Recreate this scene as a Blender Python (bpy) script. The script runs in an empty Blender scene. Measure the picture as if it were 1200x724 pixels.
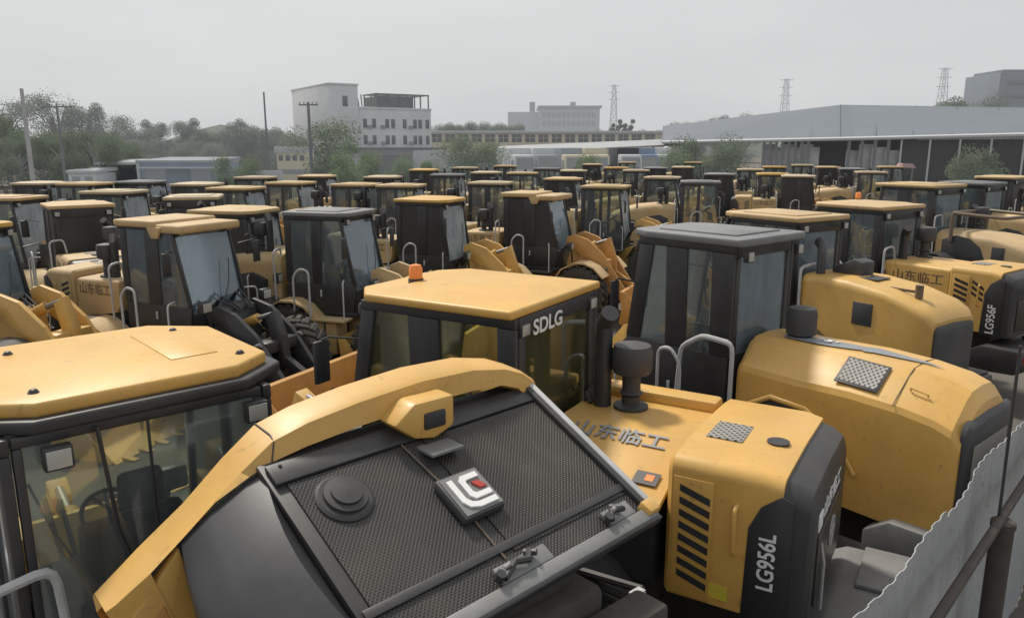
import bpy, bmesh, math, random
from mathutils import Vector, Matrix
R = math.radians
random.seed(7)
scene = bpy.context.scene
COL = scene.collection
# ------------------------------------------------------------------ camera
F_PX, CAM_H = 900.0, 4.7
TH = math.atan((362 - 172) / F_PX)
def at(u, v, z):
    """ground-plane position of a point of known height seen in the reference"""
    a = (u - 600) / F_PX; b = (362 - v) / F_PX
    c, s = math.cos(TH), math.sin(TH)
    d = (a, c + b * s, -s + b * c)
    t = (z - CAM_H) / d[2]
    return (d[0] * t, d[1] * t)
def far(u, v, Y):
    """x and height of a point seen at (u, v) and standing Y metres away"""
    a = (u - 600) / F_PX; b = (362 - v) / F_PX
    c, s = math.cos(TH), math.sin(TH)
    d = (a, c + b * s, -s + b * c)
    t = Y / d[1]
    return (d[0] * t, CAM_H + d[2] * t)
cam = bpy.data.cameras.new('camera'); co = bpy.data.objects.new('camera', cam)
COL.objects.link(co); scene.camera = co
cam.sensor_width = 36; cam.lens = 27.0; cam.clip_start = .05; cam.clip_end = 3000
co.location = (0, 0, CAM_H); co.rotation_euler = (math.pi / 2 - TH, 0, 0)
# ------------------------------------------------------------------ materials
def mat(name, col, rough=.6, metal=0, var=.15, scale=3.0, dust=0.0, dustcol=(.35, .30, .22), bump=0.0, spec=.5, fine=0.0):
    m = bpy.data.materials.new(name); m.use_nodes = True
    nt = m.node_tree; N = nt.nodes; L = nt.links; b = N['Principled BSDF']
    b.inputs['Roughness'].default_value = rough; b.inputs['Metallic'].default_value = metal
    b.inputs['Specular IOR Level'].default_value = spec
    tc = N.new('ShaderNodeTexCoord'); oi = N.new('ShaderNodeObjectInfo')
    ad = N.new('ShaderNodeVectorMath'); ad.operation = 'MULTIPLY_ADD'
    L.new(oi.outputs['Random'], ad.inputs[0]); ad.inputs[1].default_value = (37, 37, 37); L.new(tc.outputs['Object'], ad.inputs[2])
    n = N.new('ShaderNodeTexNoise'); n.inputs['Scale'].default_value = scale; n.inputs['Detail'].default_value = 6; n.inputs['Roughness'].default_value = .65
    L.new(ad.outputs[0], n.inputs['Vector'])
    r = N.new('ShaderNodeMapRange'); r.inputs[1].default_value = .3; r.inputs[2].default_value = .7
    r.inputs[3].default_value = 1 - var; r.inputs[4].default_value = 1 + var
    L.new(n.outputs['Fac'], r.inputs[0])
    mx = N.new('ShaderNodeVectorMath'); mx.operation = 'SCALE'; mx.inputs[0].default_value = col
    L.new(r.outputs[0], mx.inputs['Scale'])
    out = mx.outputs[0]
    if dust > 0:
        n2 = N.new('ShaderNodeTexNoise'); n2.inputs['Scale'].default_value = scale * .7; n2.inputs['Detail'].default_value = 8; n2.inputs['Roughness'].default_value = .75
        mp2 = N.new('ShaderNodeMapping'); mp2.inputs['Scale'].default_value = (1.7, 1.7, .4); L.new(ad.outputs[0], mp2.inputs[0]); L.new(mp2.outputs[0], n2.inputs['Vector'])
        g = N.new('ShaderNodeNewGeometry'); sx = N.new('ShaderNodeSeparateXYZ'); L.new(g.outputs['Normal'], sx.inputs[0])
        up = N.new('ShaderNodeMapRange'); up.inputs[1].default_value = -.2; up.inputs[2].default_value = 1; up.inputs[3].default_value = .35; up.inputs[4].default_value = 1
        L.new(sx.outputs['Z'], up.inputs[0])
        r2 = N.new('ShaderNodeMapRange'); r2.inputs[1].default_value = .38; r2.inputs[2].default_value = .72; r2.inputs[3].default_value = dust * .25; r2.inputs[4].default_value = dust
        L.new(n2.outputs['Fac'], r2.inputs[0])
        mu = N.new('ShaderNodeMath'); mu.operation = 'MULTIPLY'; L.new(r2.outputs[0], mu.inputs[0]); L.new(up.outputs[0], mu.inputs[1])
        mi = N.new('ShaderNodeMix'); mi.data_type = 'RGBA'
        L.new(mu.outputs[0], mi.inputs['Factor']); L.new(out, mi.inputs['A']); mi.inputs['B'].default_value = (*dustcol, 1)
        out = mi.outputs['Result']
        rr = N.new('ShaderNodeMapRange'); rr.inputs[3].default_value = rough; rr.inputs[4].default_value = min(1, rough + .4)
        L.new(mu.outputs[0], rr.inputs[0]); L.new(rr.outputs[0], b.inputs['Roughness'])
    if fine > 0:      # scuffs, chips and dried splashes
        n3 = N.new('ShaderNodeTexNoise'); n3.inputs['Scale'].default_value = scale * 9; n3.inputs['Detail'].default_value = 5; n3.inputs['Roughness'].default_value = .7
        L.new(ad.outputs[0], n3.inputs['Vector'])
        r3 = N.new('ShaderNodeMapRange'); r3.inputs[1].default_value = .60; r3.inputs[2].default_value = .68; r3.inputs[3].default_value = 0; r3.inputs[4].default_value = fine
        L.new(n3.outputs['Fac'], r3.inputs[0])
        m3 = N.new('ShaderNodeMix'); m3.data_type = 'RGBA'; L.new(r3.outputs[0], m3.inputs['Factor']); L.new(out, m3.inputs['A']); m3.inputs['B'].default_value = (.10, .075, .05, 1)
        out = m3.outputs['Result']
    L.new(out, b.inputs['Base Color'])
    if bump > 0:
        bp = N.new('ShaderNodeBump'); bp.inputs['Strength'].default_value = bump; bp.inputs['Distance'].default_value = .02
        L.new(n.outputs['Fac'], bp.inputs['Height']); L.new(bp.outputs[0], b.inputs['Normal'])
    return m
def glass_mat(name, tint, film, filmcol=(.42, .46, .5), rough=.05):
    m = bpy.data.materials.new(name); m.use_nodes = True
    nt = m.node_tree; N = nt.nodes; L = nt.links; N.remove(N['Principled BSDF'])
    o = N['Material Output']
    tr = N.new('ShaderNodeBsdfTransparent'); tr.inputs[0].default_value = (*tint, 1)
    gl = N.new('ShaderNodeBsdfGlossy'); gl.inputs['Roughness'].default_value = rough; gl.inputs[0].default_value = (.9, .95, 1, 1)
    lw = N.new('ShaderNodeFresnel'); lw.inputs[0].default_value = 1.5
    m1 = N.new('ShaderNodeMixShader'); ma = N.new('ShaderNodeMath'); ma.operation = 'MULTIPLY_ADD'; ma.inputs[1].default_value = 1.5; ma.inputs[2].default_value = .03
    L.new(lw.outputs[0], ma.inputs[0]); L.new(ma.outputs[0], m1.inputs[0]); L.new(tr.outputs[0], m1.inputs[1]); L.new(gl.outputs[0], m1.inputs[2])
    df = N.new('ShaderNodeBsdfDiffuse'); df.inputs[0].default_value = (*filmcol, 1)
    tc = N.new('ShaderNodeTexCoord'); mp = N.new('ShaderNodeMapping'); mp.inputs['Scale'].default_value = (2.6, 2.6, 1.0)
    n = N.new('ShaderNodeTexNoise'); n.inputs['Scale'].default_value = 1.6; n.inputs['Detail'].default_value = 7; n.inputs['Distortion'].default_value = 1.2
    L.new(tc.outputs['Object'], mp.inputs[0]); L.new(mp.outputs[0], n.inputs['Vector'])
    r = N.new('ShaderNodeMapRange'); r.inputs[1].default_value = .3; r.inputs[2].default_value = .75; r.inputs[3].default_value = film * .65; r.inputs[4].default_value = film * 1.35
    L.new(n.outputs['Fac'], r.inputs[0])
    m2 = N.new('ShaderNodeMixShader'); L.new(r.outputs[0], m2.inputs[0]); L.new(m1.outputs[0], m2.inputs[1]); L.new(df.outputs[0], m2.inputs[2])
    L.new(m2.outputs[0], o.inputs[0])
    return m
def mesh_mat(name, dark, light, sc, rough=.5, hexa=True, bump=.6):
    m = bpy.data.materials.new(name); m.use_nodes = True
    nt = m.node_tree; N = nt.nodes; L = nt.links; b = N['Principled BSDF']; b.inputs['Roughness'].default_value = rough
    tc = N.new('ShaderNodeTexCoord'); v = N.new('ShaderNodeTexVoronoi') if hexa else N.new('ShaderNodeTexWave')
    if hexa:
        v.inputs['Randomness'].default_value = 0
        mp = N.new('ShaderNodeMapping'); mp.inputs['Scale'].default_value = (1, 1, 0); mp.inputs['Rotation'].default_value = (0, 0, R(45))
        L.new(tc.outputs['Object'], mp.inputs[0]); L.new(mp.outputs[0], v.inputs['Vector'])
        src = v.outputs['Distance']; a0, a1 = .22, .38
    else:
        v.bands_direction = 'X'; L.new(tc.outputs['Object'], v.inputs['Vector']); src = v.outputs['Color']; a0, a1 = .35, .65
    v.inputs['Scale'].default_value = sc
    r = N.new('ShaderNodeMapRange'); r.inputs[1].default_value = a0; r.inputs[2].default_value = a1
    L.new(src, r.inputs[0])
    mi = N.new('ShaderNodeMix'); mi.data_type = 'RGBA'; mi.inputs['A'].default_value = (*dark, 1); mi.inputs['B'].default_value = (*light, 1)
    L.new(r.outputs[0], mi.inputs['Factor'])
    n = N.new('ShaderNodeTexNoise'); n.inputs['Scale'].default_value = 2.2; n.inputs['Detail'].default_value = 6; L.new(tc.outputs['Object'], n.inputs['Vector'])
    r2 = N.new('ShaderNodeMapRange'); r2.inputs[1].default_value = .45; r2.inputs[2].default_value = .8; r2.inputs[3].default_value = 0; r2.inputs[4].default_value = .5; L.new(n.outputs['Fac'], r2.inputs[0])
    m3 = N.new('ShaderNodeMix'); m3.data_type = 'RGBA'; L.new(r2.outputs[0], m3.inputs['Factor']); L.new(mi.outputs['Result'], m3.inputs['A']); m3.inputs['B'].default_value = (.09, .075, .055, 1)
    L.new(m3.outputs['Result'], b.inputs['Base Color'])
    bp = N.new('ShaderNodeBump'); bp.inputs['Strength'].default_value = bump; bp.inputs['Distance'].default_value = .006
    L.new(r.outputs[0], bp.inputs['Height']); L.new(bp.outputs[0], b.inputs['Normal'])
    return m
def leaf_mat(name, col, scale):
    m = mat(name, col, .85, var=.4, scale=scale); N = m.node_tree.nodes; L = m.node_tree.links
    p = N['Principled BSDF']; src = p.inputs['Base Color'].links[0].from_socket
    t = N.new('ShaderNodeBsdfTranslucent'); L.new(src, t.inputs[0]); x = N.new('ShaderNodeMixShader'); x.inputs[0].default_value = .45
    L.new(p.outputs[0], x.inputs[1]); L.new(t.outputs[0], x.inputs[2]); L.new(x.outputs[0], N['Material Output'].inputs[0]); return m
M = {}
YEL = (.58, .345, .085)
M['yellow'] = mat('yellow_paint', YEL, .42, var=.13, scale=1.6, dust=.42, dustcol=(.42, .33, .20), fine=.35)
M['yellow_clean'] = mat('yellow_paint_fresh', (.60, .345, .078), .36, var=.12, scale=1.3, dust=.36, dustcol=(.47, .37, .22), fine=.3)
M['yellow_dusty'] = mat('yellow_paint_dusty', (.46, .315, .145), .55, var=.15, scale=1.5, dust=.5, dustcol=(.47, .41, .31), fine=.5)
M['yellow_pale'] = mat('yellow_paint_faded', (.44, .35, .22), .6, var=.12, scale=1.5, dust=.45, dustcol=(.45, .42, .36), fine=.5)
M['orange'] = mat('orange_yellow_paint', (.50, .25, .06), .5, var=.15, scale=2, dust=.4, dustcol=(.33, .26, .17), fine=.6)
M['black'] = mat('black_paint', (.026, .026, .030), .42, var=.2, scale=2, dust=.26, dustcol=(.16, .145, .125), fine=.15)
M['dark'] = mat('dark_grey_paint', (.036, .037, .043), .5, var=.2, scale=2, dust=.3, dustcol=(.18, .165, .145))
M['chassis'] = mat('grimy_chassis', (.032, .030, .028), .7, var=.3, scale=4, dust=.6, dustcol=(.13, .11, .085), bump=.2)
M['greyroof'] = mat('grey_roof', (.14, .148, .16), .55, var=.12, scale=2, dust=.4, dustcol=(.34, .33, .30), fine=.3)
M['steel'] = mat('grey_steel', (.19, .195, .20), .5, metal=.1, var=.2, scale=3, dust=.4, dustcol=(.2, .18, .15))
M['rail'] = mat('grey_handrail', (.42, .43, .44), .45, var=.15, scale=5, dust=.2)
M['chrome'] = mat('chrome_rod', (.30, .30, .30), .6, metal=1, var=.05)
M['rubber'] = mat('tyre_rubber', (.030, .029, .028), .85, var=.25, scale=5, dust=.6, dustcol=(.13, .115, .095), bump=.3)
M['rim'] = mat('rim_paint', (.42, .27, .09), .6, var=.2, scale=4, dust=.6, dustcol=(.25, .2, .14), fine=.5)
M['gloss'] = mat('glossy_dark_panel', (.030, .031, .037), .34, var=.15, scale=1.5, dust=.18, dustcol=(.14, .13, .12))
M['seat'] = mat('seat_vinyl', (.03, .03, .032), .7, var=.2)
M['white'] = mat('white_mark', (.72, .72, .72), .5, var=.05, scale=8)
M['greydecal'] = mat('grey_decal', (.22, .23, .25), .4, var=.08)
M['brown'] = mat('dark_lettering', (.14, .10, .07), .5, var=.1)
M['red'] = mat('red_mark', (.42, .05, .04), .5, var=.1)
M['lens'] = mat('lamp_lens', (.38, .38, .36), .15, var=.1)
M['redlens'] = mat('red_lens', (.35, .03, .02), .2)
M['beacon'] = mat('orange_beacon', (.78, .24, .05), .3, var=.08)
M['glass'] = glass_mat('tinted_glass', (.93, .96, .90), .13)
M['glassy'] = glass_mat('yellowed_glass', (.98, .96, .74), .07, (.42, .38, .22))  # yellow tint paints in yellow machines reflected and seen through clear glass
M['glass3'] = glass_mat('sky_lit_glass', (.90, .94, .96), .42, (.60, .66, .70))  # pale film stands in for bright background seen through the panes
M['glass2'] = glass_mat('dusty_windshield', (.86, .93, .96), .20, (.42, .50, .55))
M['glassd'] = glass_mat('dark_glass', (.84, .88, .86), .14)
M['vent'] = mesh_mat('vent_mesh', (.02, .02, .02), (.30, .29, .27), 22, hexa=True)
M['hexmesh'] = mesh_mat('honeycomb_mesh', (.004, .004, .004), (.040, .039, .040), 58, rough=.42)
M['hexbrown'] = mesh_mat('smoked_honeycomb', (.006, .005, .005), (.036, .031, .026), 58, rough=.36)  # brown reflection painted into a darker copy of the mesh
M['darkpanel'] = mat('smoked_panel', (.024, .021, .018), .32, var=.25, scale=1.2, dust=.35, dustcol=(.12, .095, .06))
M['ydecal'] = mat('yellow_warning', (.62, .50, .06), .5)
M['hose'] = mat('black_hose', (.02, .02, .02), .5, dust=.3, dustcol=(.12, .11, .1))
# ------------------------------------------------------------------ mesh builder
class MB:
    def __init__(s): s.bm = bmesh.new()
    def _merge(s, t, mtx=None):
        if mtx is not None: bmesh.ops.transform(t, matrix=mtx, verts=t.verts)
        me = bpy.data.meshes.new('tmp'); t.to_mesh(me); t.free(); s.bm.from_mesh(me); bpy.data.meshes.remove(me); return s
    def box(s, x0, x1, y0, y1, z0, z1, bev=0, mtx=None, seg=2):
        t = bmesh.new(); bmesh.ops.create_cube(t, size=1)
        for v in t.verts:
            v.co = Vector((x0 + (v.co.x + .5) * (x1 - x0), y0 + (v.co.y + .5) * (y1 - y0), z0 + (v.co.z + .5) * (z1 - z0)))
        if x1 < x0 or y1 < y0 or z1 < z0: bmesh.ops.recalc_face_normals(t, faces=t.faces)
        if bev: bmesh.ops.bevel(t, geom=t.edges[:], offset=bev, segments=seg, affect='EDGES', profile=.5)
        return s._merge(t, mtx)
    def prism(s, pts, a0, a1, axis='y', bev=0, mtx=None, seg=2):
        t = bmesh.new()
        def p3(p, a):
            return {'y': (p[0], a, p[1]), 'x': (a, p[0], p[1]), 'z': (p[0], p[1], a)}[axis]
        v0 = [t.verts.new(p3(p, a0)) for p in pts]; v1 = [t.verts.new(p3(p, a1)) for p in pts]
        n = len(pts); t.faces.new(v0); t.faces.new(v1[::-1])
        for i in range(n): t.faces.new((v0[i], v1[i], v1[(i + 1) % n], v0[(i + 1) % n]))
        bmesh.ops.recalc_face_normals(t, faces=t.faces)
        if bev: bmesh.ops.bevel(t, geom=t.edges[:], offset=bev, segments=seg, affect='EDGES', profile=.5)
        return s._merge(t, mtx)
    def loft(s, rings, cap=True, mtx=None, closed=True):
        t = bmesh.new(); V = [[t.verts.new(p) for p in r] for r in rings]
        n = len(rings[0])
        for a, b in zip(V, V[1:]):
            for i in range(n if closed else n - 1): t.faces.new((a[i], b[i], b[(i + 1) % n], a[(i + 1) % n]))
        if cap and closed: t.faces.new(V[0]); t.faces.new(V[-1][::-1])
        bmesh.ops.recalc_face_normals(t, faces=t.faces)
        return s._merge(t, mtx)
    def tube(s, pts, r, seg=8, cap=True):
        pts = [Vector(p) for p in pts]; rings = []
        prev = None
        for i, p in enumerate(pts):
            if i == 0: d = pts[1] - p
            elif i == len(pts) - 1: d = p - pts[i - 1]
            else: d = (pts[i + 1] - p).normalized() + (p - pts[i - 1]).normalized()
            d.normalize()
            if prev is None:
                u = d.orthogonal().normalized()
            else:
                u = (prev - d * prev.dot(d)).normalized()
            prev = u; w = d.cross(u)
            rr = r[i] if isinstance(r, (list, tuple)) else r
            rings.append([p + (u * math.cos(2 * math.pi * k / seg) + w * math.sin(2 * math.pi * k / seg)) * rr for k in range(seg)])
        return s.loft(rings, cap)
    def cyl(s, p0, p1, r0, r1=None, seg=16):
        return s.tube([p0, p1], [r0, r0 if r1 is None else r1], seg)
    def lathe(s, prof, seg=32, axis='y', c=(0, 0, 0)):
        rings = []
        for (rad, h) in prof:
            ring = []
            for k in range(seg):
                a = 2 * math.pi * k / seg; q, w = rad * math.cos(a), rad * math.sin(a)
                ring.append(Vector((q, h, w) if axis == 'y' else (q, w, h)) + Vector(c))
            rings.append(ring)
        return s.loft(rings, True)
    def face(s, pts):
        vs = [s.bm.verts.new(p) for p in pts]; s.bm.faces.new(vs); return s
    def rbox(s, secs, rad, n=5):
        """body lofted along x from rounded-top sections (x, halfwidth, ztop, zbot[, yc])"""
        rings = []
        for sc in secs:
            x, hw, zt, zb = sc[:4]; r = min(rad, hw * .9, (zt - zb) * .9)
            ring = [(x, hw, zb)]
            for k in range(n + 1):
                a = math.pi / 2 * k / n; ring.append((x, hw - r + r * math.cos(a), zt - r + r * math.sin(a)))
            ring.append((x, 0, zt + .02))
            for k in range(n + 1):
                a = math.pi / 2 * (1 - k / n); ring.append((x, -(hw - r + r * math.cos(a)), zt - r + r * math.sin(a)))
            ring.append((x, -hw, zb)); rings.append(ring)
        return s.loft(rings, True)
    def build(s, name, material, parent=None, loc=None, sharp=32):
        me = bpy.data.meshes.new(name); s.bm.to_mesh(me); s.bm.free()
        me.materials.append(material if not isinstance(material, str) else M[material])
        me.shade_smooth(); me.set_sharp_from_angle(angle=R(sharp))
        o = bpy.data.objects.new(name, me); COL.objects.link(o)
        if parent is not None: o.parent = parent
        if loc is not None: o.location = loc
        return o
def thing(name, label, cat, loc=(0, 0, 0), rz=0, group=None):
    o = bpy.data.objects.new(name, None); COL.objects.link(o); o.empty_display_size = .3
    o.location = loc; o.rotation_euler = (0, 0, rz); o['label'] = label; o['category'] = cat
    if group: o['group'] = group
    return o
def tag(o, label, cat, group=None):
    o['label'] = label; o['category'] = cat
    if group: o['group'] = group
    return o
def struct(o): o['kind'] = 'structure'; return o
def text_mesh(txt, size, name, material, parent, mtx, bold=0, sx=1, shear=0):
    cu = bpy.data.curves.new('t', 'FONT'); cu.body = txt; cu.size = size; cu.align_x = 'CENTER'; cu.align_y = 'CENTER'; cu.extrude = .002; cu.offset = bold; cu.shear = shear
    ob = bpy.data.objects.new('t', cu); COL.objects.link(ob)
    bpy.context.view_layer.update()
    me = bpy.data.meshes.new_from_object(ob.evaluated_get(bpy.context.evaluated_depsgraph_get()))
    bpy.data.objects.remove(ob); bpy.data.curves.remove(cu)
    me.transform(Matrix.Diagonal((sx, 1, 1, 1))); me.transform(mtx); me.name = name
    me.materials.clear(); me.materials.append(M[material])
    o = bpy.data.objects.new(name, me); COL.objects.link(o); o.parent = parent
    return o
def frame(origin, xdir, ydir):
    x = Vector(xdir).normalized(); y = Vector(ydir); y = (y - x * y.dot(x)).normalized(); z = x.cross(y)
    m = Matrix.Identity(4)
    for i in range(3): m[i][0], m[i][1], m[i][2], m[i][3] = x[i], y[i], z[i], origin[i]
    return m
def kids(o): return [c for c in bpy.data.objects if c.parent == o]
def copy_tree(o, parent=None, table=None):
    c = o.copy(); COL.objects.link(c); c.parent = parent
    for ch in table.get(o.name, []): copy_tree(ch, c, table)
    return c
def child_table():
    t = {}
    for o in bpy.data.objects:
        if o.parent: t.setdefault(o.parent.name, []).append(o)
    return t
# ------------------------------------------------------------------ wheel loader
def tyre_mesh(rad=.79, w=.56):
    b = MB(); h = w / 2
    b.lathe([(.36, -h * .75), (.42, -h * .95), (.60, -h), (rad * .90, -h * .93), (rad * .955, -h * .8), (rad * .955, h * .8), (rad * .90, h * .93), (.60, h), (.42, h * .95), (.36, h * .75)], 44)
    n = 22
    for k in range(n):
        for sgn in (-1, 1):
            a = 2 * math.pi * (k + (.5 if sgn > 0 else 0)) / n
            m = Matrix.Rotation(a, 4, 'Y')
            sh = Matrix.Shear('XZ', 4, (0, 0)) if False else Matrix.Identity(4)
            t = Matrix.Translation((0, 0, rad * .955)) @ Matrix.Rotation(sgn * R(28), 4, 'Z')
            y0, y1 = (sgn * .0, sgn * h * 1.02)
            b.box(-.055, .055, min(y0, y1), max(y0, y1), -.05, .045, .012, m @ t, 1)
    return b
_tyre = None
def wheel(root, x, y):
    global _tyre
    s = 1 if y > 0 else -1
    b = MB()
    b.lathe([(.12, -.10 * s), (.30, -.12 * s), (.335, -.26 * s), (.40, -.29 * s), (.40, .24 * s), (.375, .26 * s), (.34, .10 * s), (.20, .06 * s), (.17, .20 * s), (.10, .22 * s)], 28)
    for k in range(8):
        a = math.pi * k / 4; b.cyl((.25 * math.cos(a), .05 * s, .25 * math.sin(a)), (.25 * math.cos(a), .11 * s, .25 * math.sin(a)), .022, seg=6)
    o = b.build('wheel', 'rim', root, (x, y, .79))
    if _tyre is None: t = tyre_mesh().build('tyre', 'rubber', o); _tyre = t
    else: t = bpy.data.objects.new('tyre', _tyre.data); COL.objects.link(t); t.parent = o
    t.rotation_euler = (0, random.random() * 6, 0)
    return o
def lamp(parent, p, d=(-1, 0, 0), s=.085, name='work_lamp'):
    m = frame(p, Vector(d), Vector((0, 0, 1)).cross(Vector(d)))
    b = MB(); b.box(-.06, .02, -s, s, -s * .8, s * .8, .014, m); o = b.build(name, 'black', parent)
    b = MB(); b.box(.0205, .03, -s * .82, s * .82, -s * .62, s * .62, .004, m); b.build('lens', 'lens', o); return o
def rail_loop(root, pts, r=.026, name='handrail', m='rail'):
    # rounds the corners
    P = [Vector(p) for p in pts]; out = [P[0]]
    for i in range(1, len(P) - 1):
        a, c, e = P[i - 1], P[i], P[i + 1]; d = min(.1, (a - c).length * .4, (e - c).length * .4)
        q0 = c + (a - c).normalized() * d; q1 = c + (e - c).normalized() * d
        for k in range(4): t = k / 3; out.append(q0 * (1 - t) ** 2 + c * 2 * t * (1 - t) + q1 * t * t)
    out.append(P[-1]); b = MB(); b.tube(out, r, 8); return b.build(name, m, root)
def seat_of(cab):
    b = MB(); b.box(-.5, .02, -.27, .27, 1.86, 2.02, .05); b.box(-.58, -.42, -.26, .26, 1.98, 2.62, .05); b.box(-.57, -.45, -.14, .14, 2.64, 2.86, .04); b.box(-.45, .05, -.38, -.28, 2.08, 2.16, .03); b.box(-.45, .05, .28, .38, 2.08, 2.16, .03); b.box(-.35, -.05, -.15, .15, 1.5, 1.87)
    b.build('seat', 'seat', cab)
    b = MB(); b.prism([(.45, 1.5), (.72, 1.5), (.66, 2.18), (.50, 2.25)], -.2, .2, bev=.03); b.box(.42, .74, -.55, .55, 1.5, 1.95, .03); b.build('console', 'dark', cab)
    b = MB(); c = Vector((.36, 0, 2.32)); ax = Matrix.Rotation(R(-28), 3, 'Y')
    pts = [c + ax @ Vector((.21 * math.cos(a), .21 * math.sin(a), 0)) for a in [2 * math.pi * k / 20 for k in range(21)]]
    b.tube(pts, .017, 6, cap=False)
    for a in (.5, 2.6, 4.7): b.tube([c, c + ax @ Vector((.21 * math.cos(a), .21 * math.sin(a), 0))], .014, 5)
    b.tube([c, (.52, 0, 2.1)], .03, 6); b.build('steering_wheel', 'seat', cab)
def make_cab(root, o):
    g = o.get('glass', 'glass'); zt = o['zr'] - o.get('rt', .078); zb = 1.32; hx, hy = .86, .80; fx = o.get('front', 1.02)
    body = o.get('cabmat', 'black'); P0 = o.get('sill', 1.98)
    b = MB(); t = .06; hb = o.get('header', .2); rw = o.get('rearp', .17); fw = o.get('frontp', .09)
    b.box(-hx, fx - .04, -hy, hy, zb, zb + .1, .01)                                   # floor
    for s in (-1, 1):
        ya, yb = sorted((s * (hy - t), s * hy))
        b.prism([(-hx + .04, zb + .1), (fx - .1, zb + .1), (fx, P0), (-hx + .04, P0)], ya, yb, bev=.012)
        b.prism([(-hx, P0 + .002), (-hx + rw, P0 + .002), (-hx + rw + .02, zt - .09), (-hx, zt - .09)], ya, yb, bev=.012)   # rear pillar
        pw = o.get('pillar', .32); hb = o.get('header', .2)
        b.prism([(-.10, P0 + .002), (-.10 + pw, P0 + .002), (-.06 + pw, zt - .09), (-.08, zt - .09)], ya, yb, bev=.012)  # middle pillar
        b.prism([(fx - fw, P0 + .002), (fx + .0, P0 + .002), (.80, zt - .09), (.80 - fw, zt - .09)], ya, yb, bev=.012)         # front pillar
        b.box(-hx, .80, ya, yb, zt - .089, zt, .01)
    b.box(-hx, -hx + t, -hy + .07, hy - .07, zb + .1, P0 + .03, .012)
    b.box(-hx, -hx + t, -hy + .07, hy - .07, zt - hb, zt - .002, .012)
    b.box(fx - .1, fx - .03, -hy + .07, hy - .07, zb + .1, P0 - .12, .012)
    b.box(.74, .80, -hy + .07, hy - .07, zt - .12, zt - .002, .012)
    for s in (-1, 1):
        ya, yb = sorted((s * (hy - o.get('rp', .11) - .07), s * (hy - .07)))
        b.box(-hx, -hx + t, ya, yb, P0 + .032, zt - hb - .002, .01)
    cab = b.build('cab', body, root)
    # glass
    for s in (-1, 1):
        y = s * (hy - .03)
        for q in (((-hx + .165, P0), (-.105, P0), (-.085, zt - .09), (-hx + .195, zt - .09)), ((-.11 + pw, P0), (fx - .085, P0), (.715, zt - .09), (-.065 + pw, zt - .09))):
            b = MB(); b.prism(q, y - .004, y + .004); b.build('window', g, cab)
        b = MB(); b.box(.12, .17, *sorted((s * (hy + .004), s * (hy + .035))), 1.72, 1.86, .008)
        b.build('door_handle', 'rail', cab)
    b = MB(); b.box(-hx + .025, -hx + .033, -hy + .12, hy - .12, P0 + .03, zt - hb); b.build('rear_window', o.get('rglass', g), cab)
    b = MB()
    b.loft([[(fx - .06, y, P0 - .12), (fx - .05, y, P0 - .12), (.785, y, zt - .12), (.775, y, zt - .12)] for y in (-hy + .07, -hy * .35, hy * .35, hy - .07)])
    b.build('windshield', o.get('wglass', 'glass2'), cab)
    b = MB(); b.tube([(fx - .02, .1, P0 - .12), (fx - .03, .32, P0 + .35), (fx - .13, .45, P0 + .75)], .012, 5); b.build('wiper', 'black', cab)
    seat_of(cab)
    return cab
def make_roof(root, o):
    z = o['zr']; st = o.get('roof', 'flat'); rm = o.get('roofmat', 'yellow')
    x0, x1, hy = o.get('rx0', -.90), o.get('rx1', .98), o.get('ry', .86)
    b = MB()
    if st == 'flat':
        b.prism([(x0, -hy + .05), (x0 + .05, -hy), (x1 - .35, -hy), (x1 - .05, -hy + .12), (x1, -hy + .2), (x1, hy - .2), (x1 - .05, hy - .12), (x1 - .35, hy), (x0 + .05, hy), (x0, hy - .05)], z - .085, z, axis='z', bev=.025, seg=3)
        b.box(x0 + .28, x1 - .38, -hy + .28, hy - .28, z - .02, z + .022, .018)
    elif st == 'square':
        b.prism([(x0, -hy), (x1 - .25, -hy), (x1, -hy + .28), (x1 + .0, hy - .28), (x1 - .25, hy), (x0, hy)], z - .08, z, axis='z', bev=.025, seg=3)
        b.loft([[(x0 + .1, -hy + .1, z - .01), (x1 - .25, -hy + .1, z - .01), (x1 - .25, hy - .1, z - .01), (x0 + .1, hy - .1, z - .01)], [(x0 + .3, -hy + .3, z + .035), (x1 - .4, -hy + .3, z + .035), (x1 - .4, hy - .3, z + .035), (x0 + .3, hy - .3, z + .035)]])
    elif st == 'visor':
        b.box(x0 - .05, .35, -hy, hy, z - .12, z, .04, seg=3)
        b.box(.30, x1 + .12, -hy + .02, hy - .02, z - .2, z - .055, .05, seg=3)
        for s in (-1, 1):
            b.prism([(.1, z - .1), (.55, z - .1), (.42, z - .30), (.22, z - .30)], *sorted((s * (hy - .06), s * (hy + .01))), bev=.02)
    r = b.build('roof', rm, root)
    if o.get('lamps', True):
        for s in (-1, 1):
            lamp(r, (x0 - .0, s * (hy - .2), z - .19), (-1, 0, 0), .075)
            lamp(r, (x1 - .08, s * (hy - .2), z - .19), (1, 0, 0), .075)
    if o.get('beacon'):
        bx, by = o['beacon']
        b = MB(); b.lathe([(.075, z), (.075, z + .05)], 16, 'z', (bx, by, 0)); q = b.build('beacon', 'black', r)
        b = MB(); b.lathe([(.066, z + .05), (.066, z + .15), (.05, z + .18), (.01, z + .19)], 16, 'z', (bx, by, 0)); b.build('beacon_dome', 'beacon', q)
    return r
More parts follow.
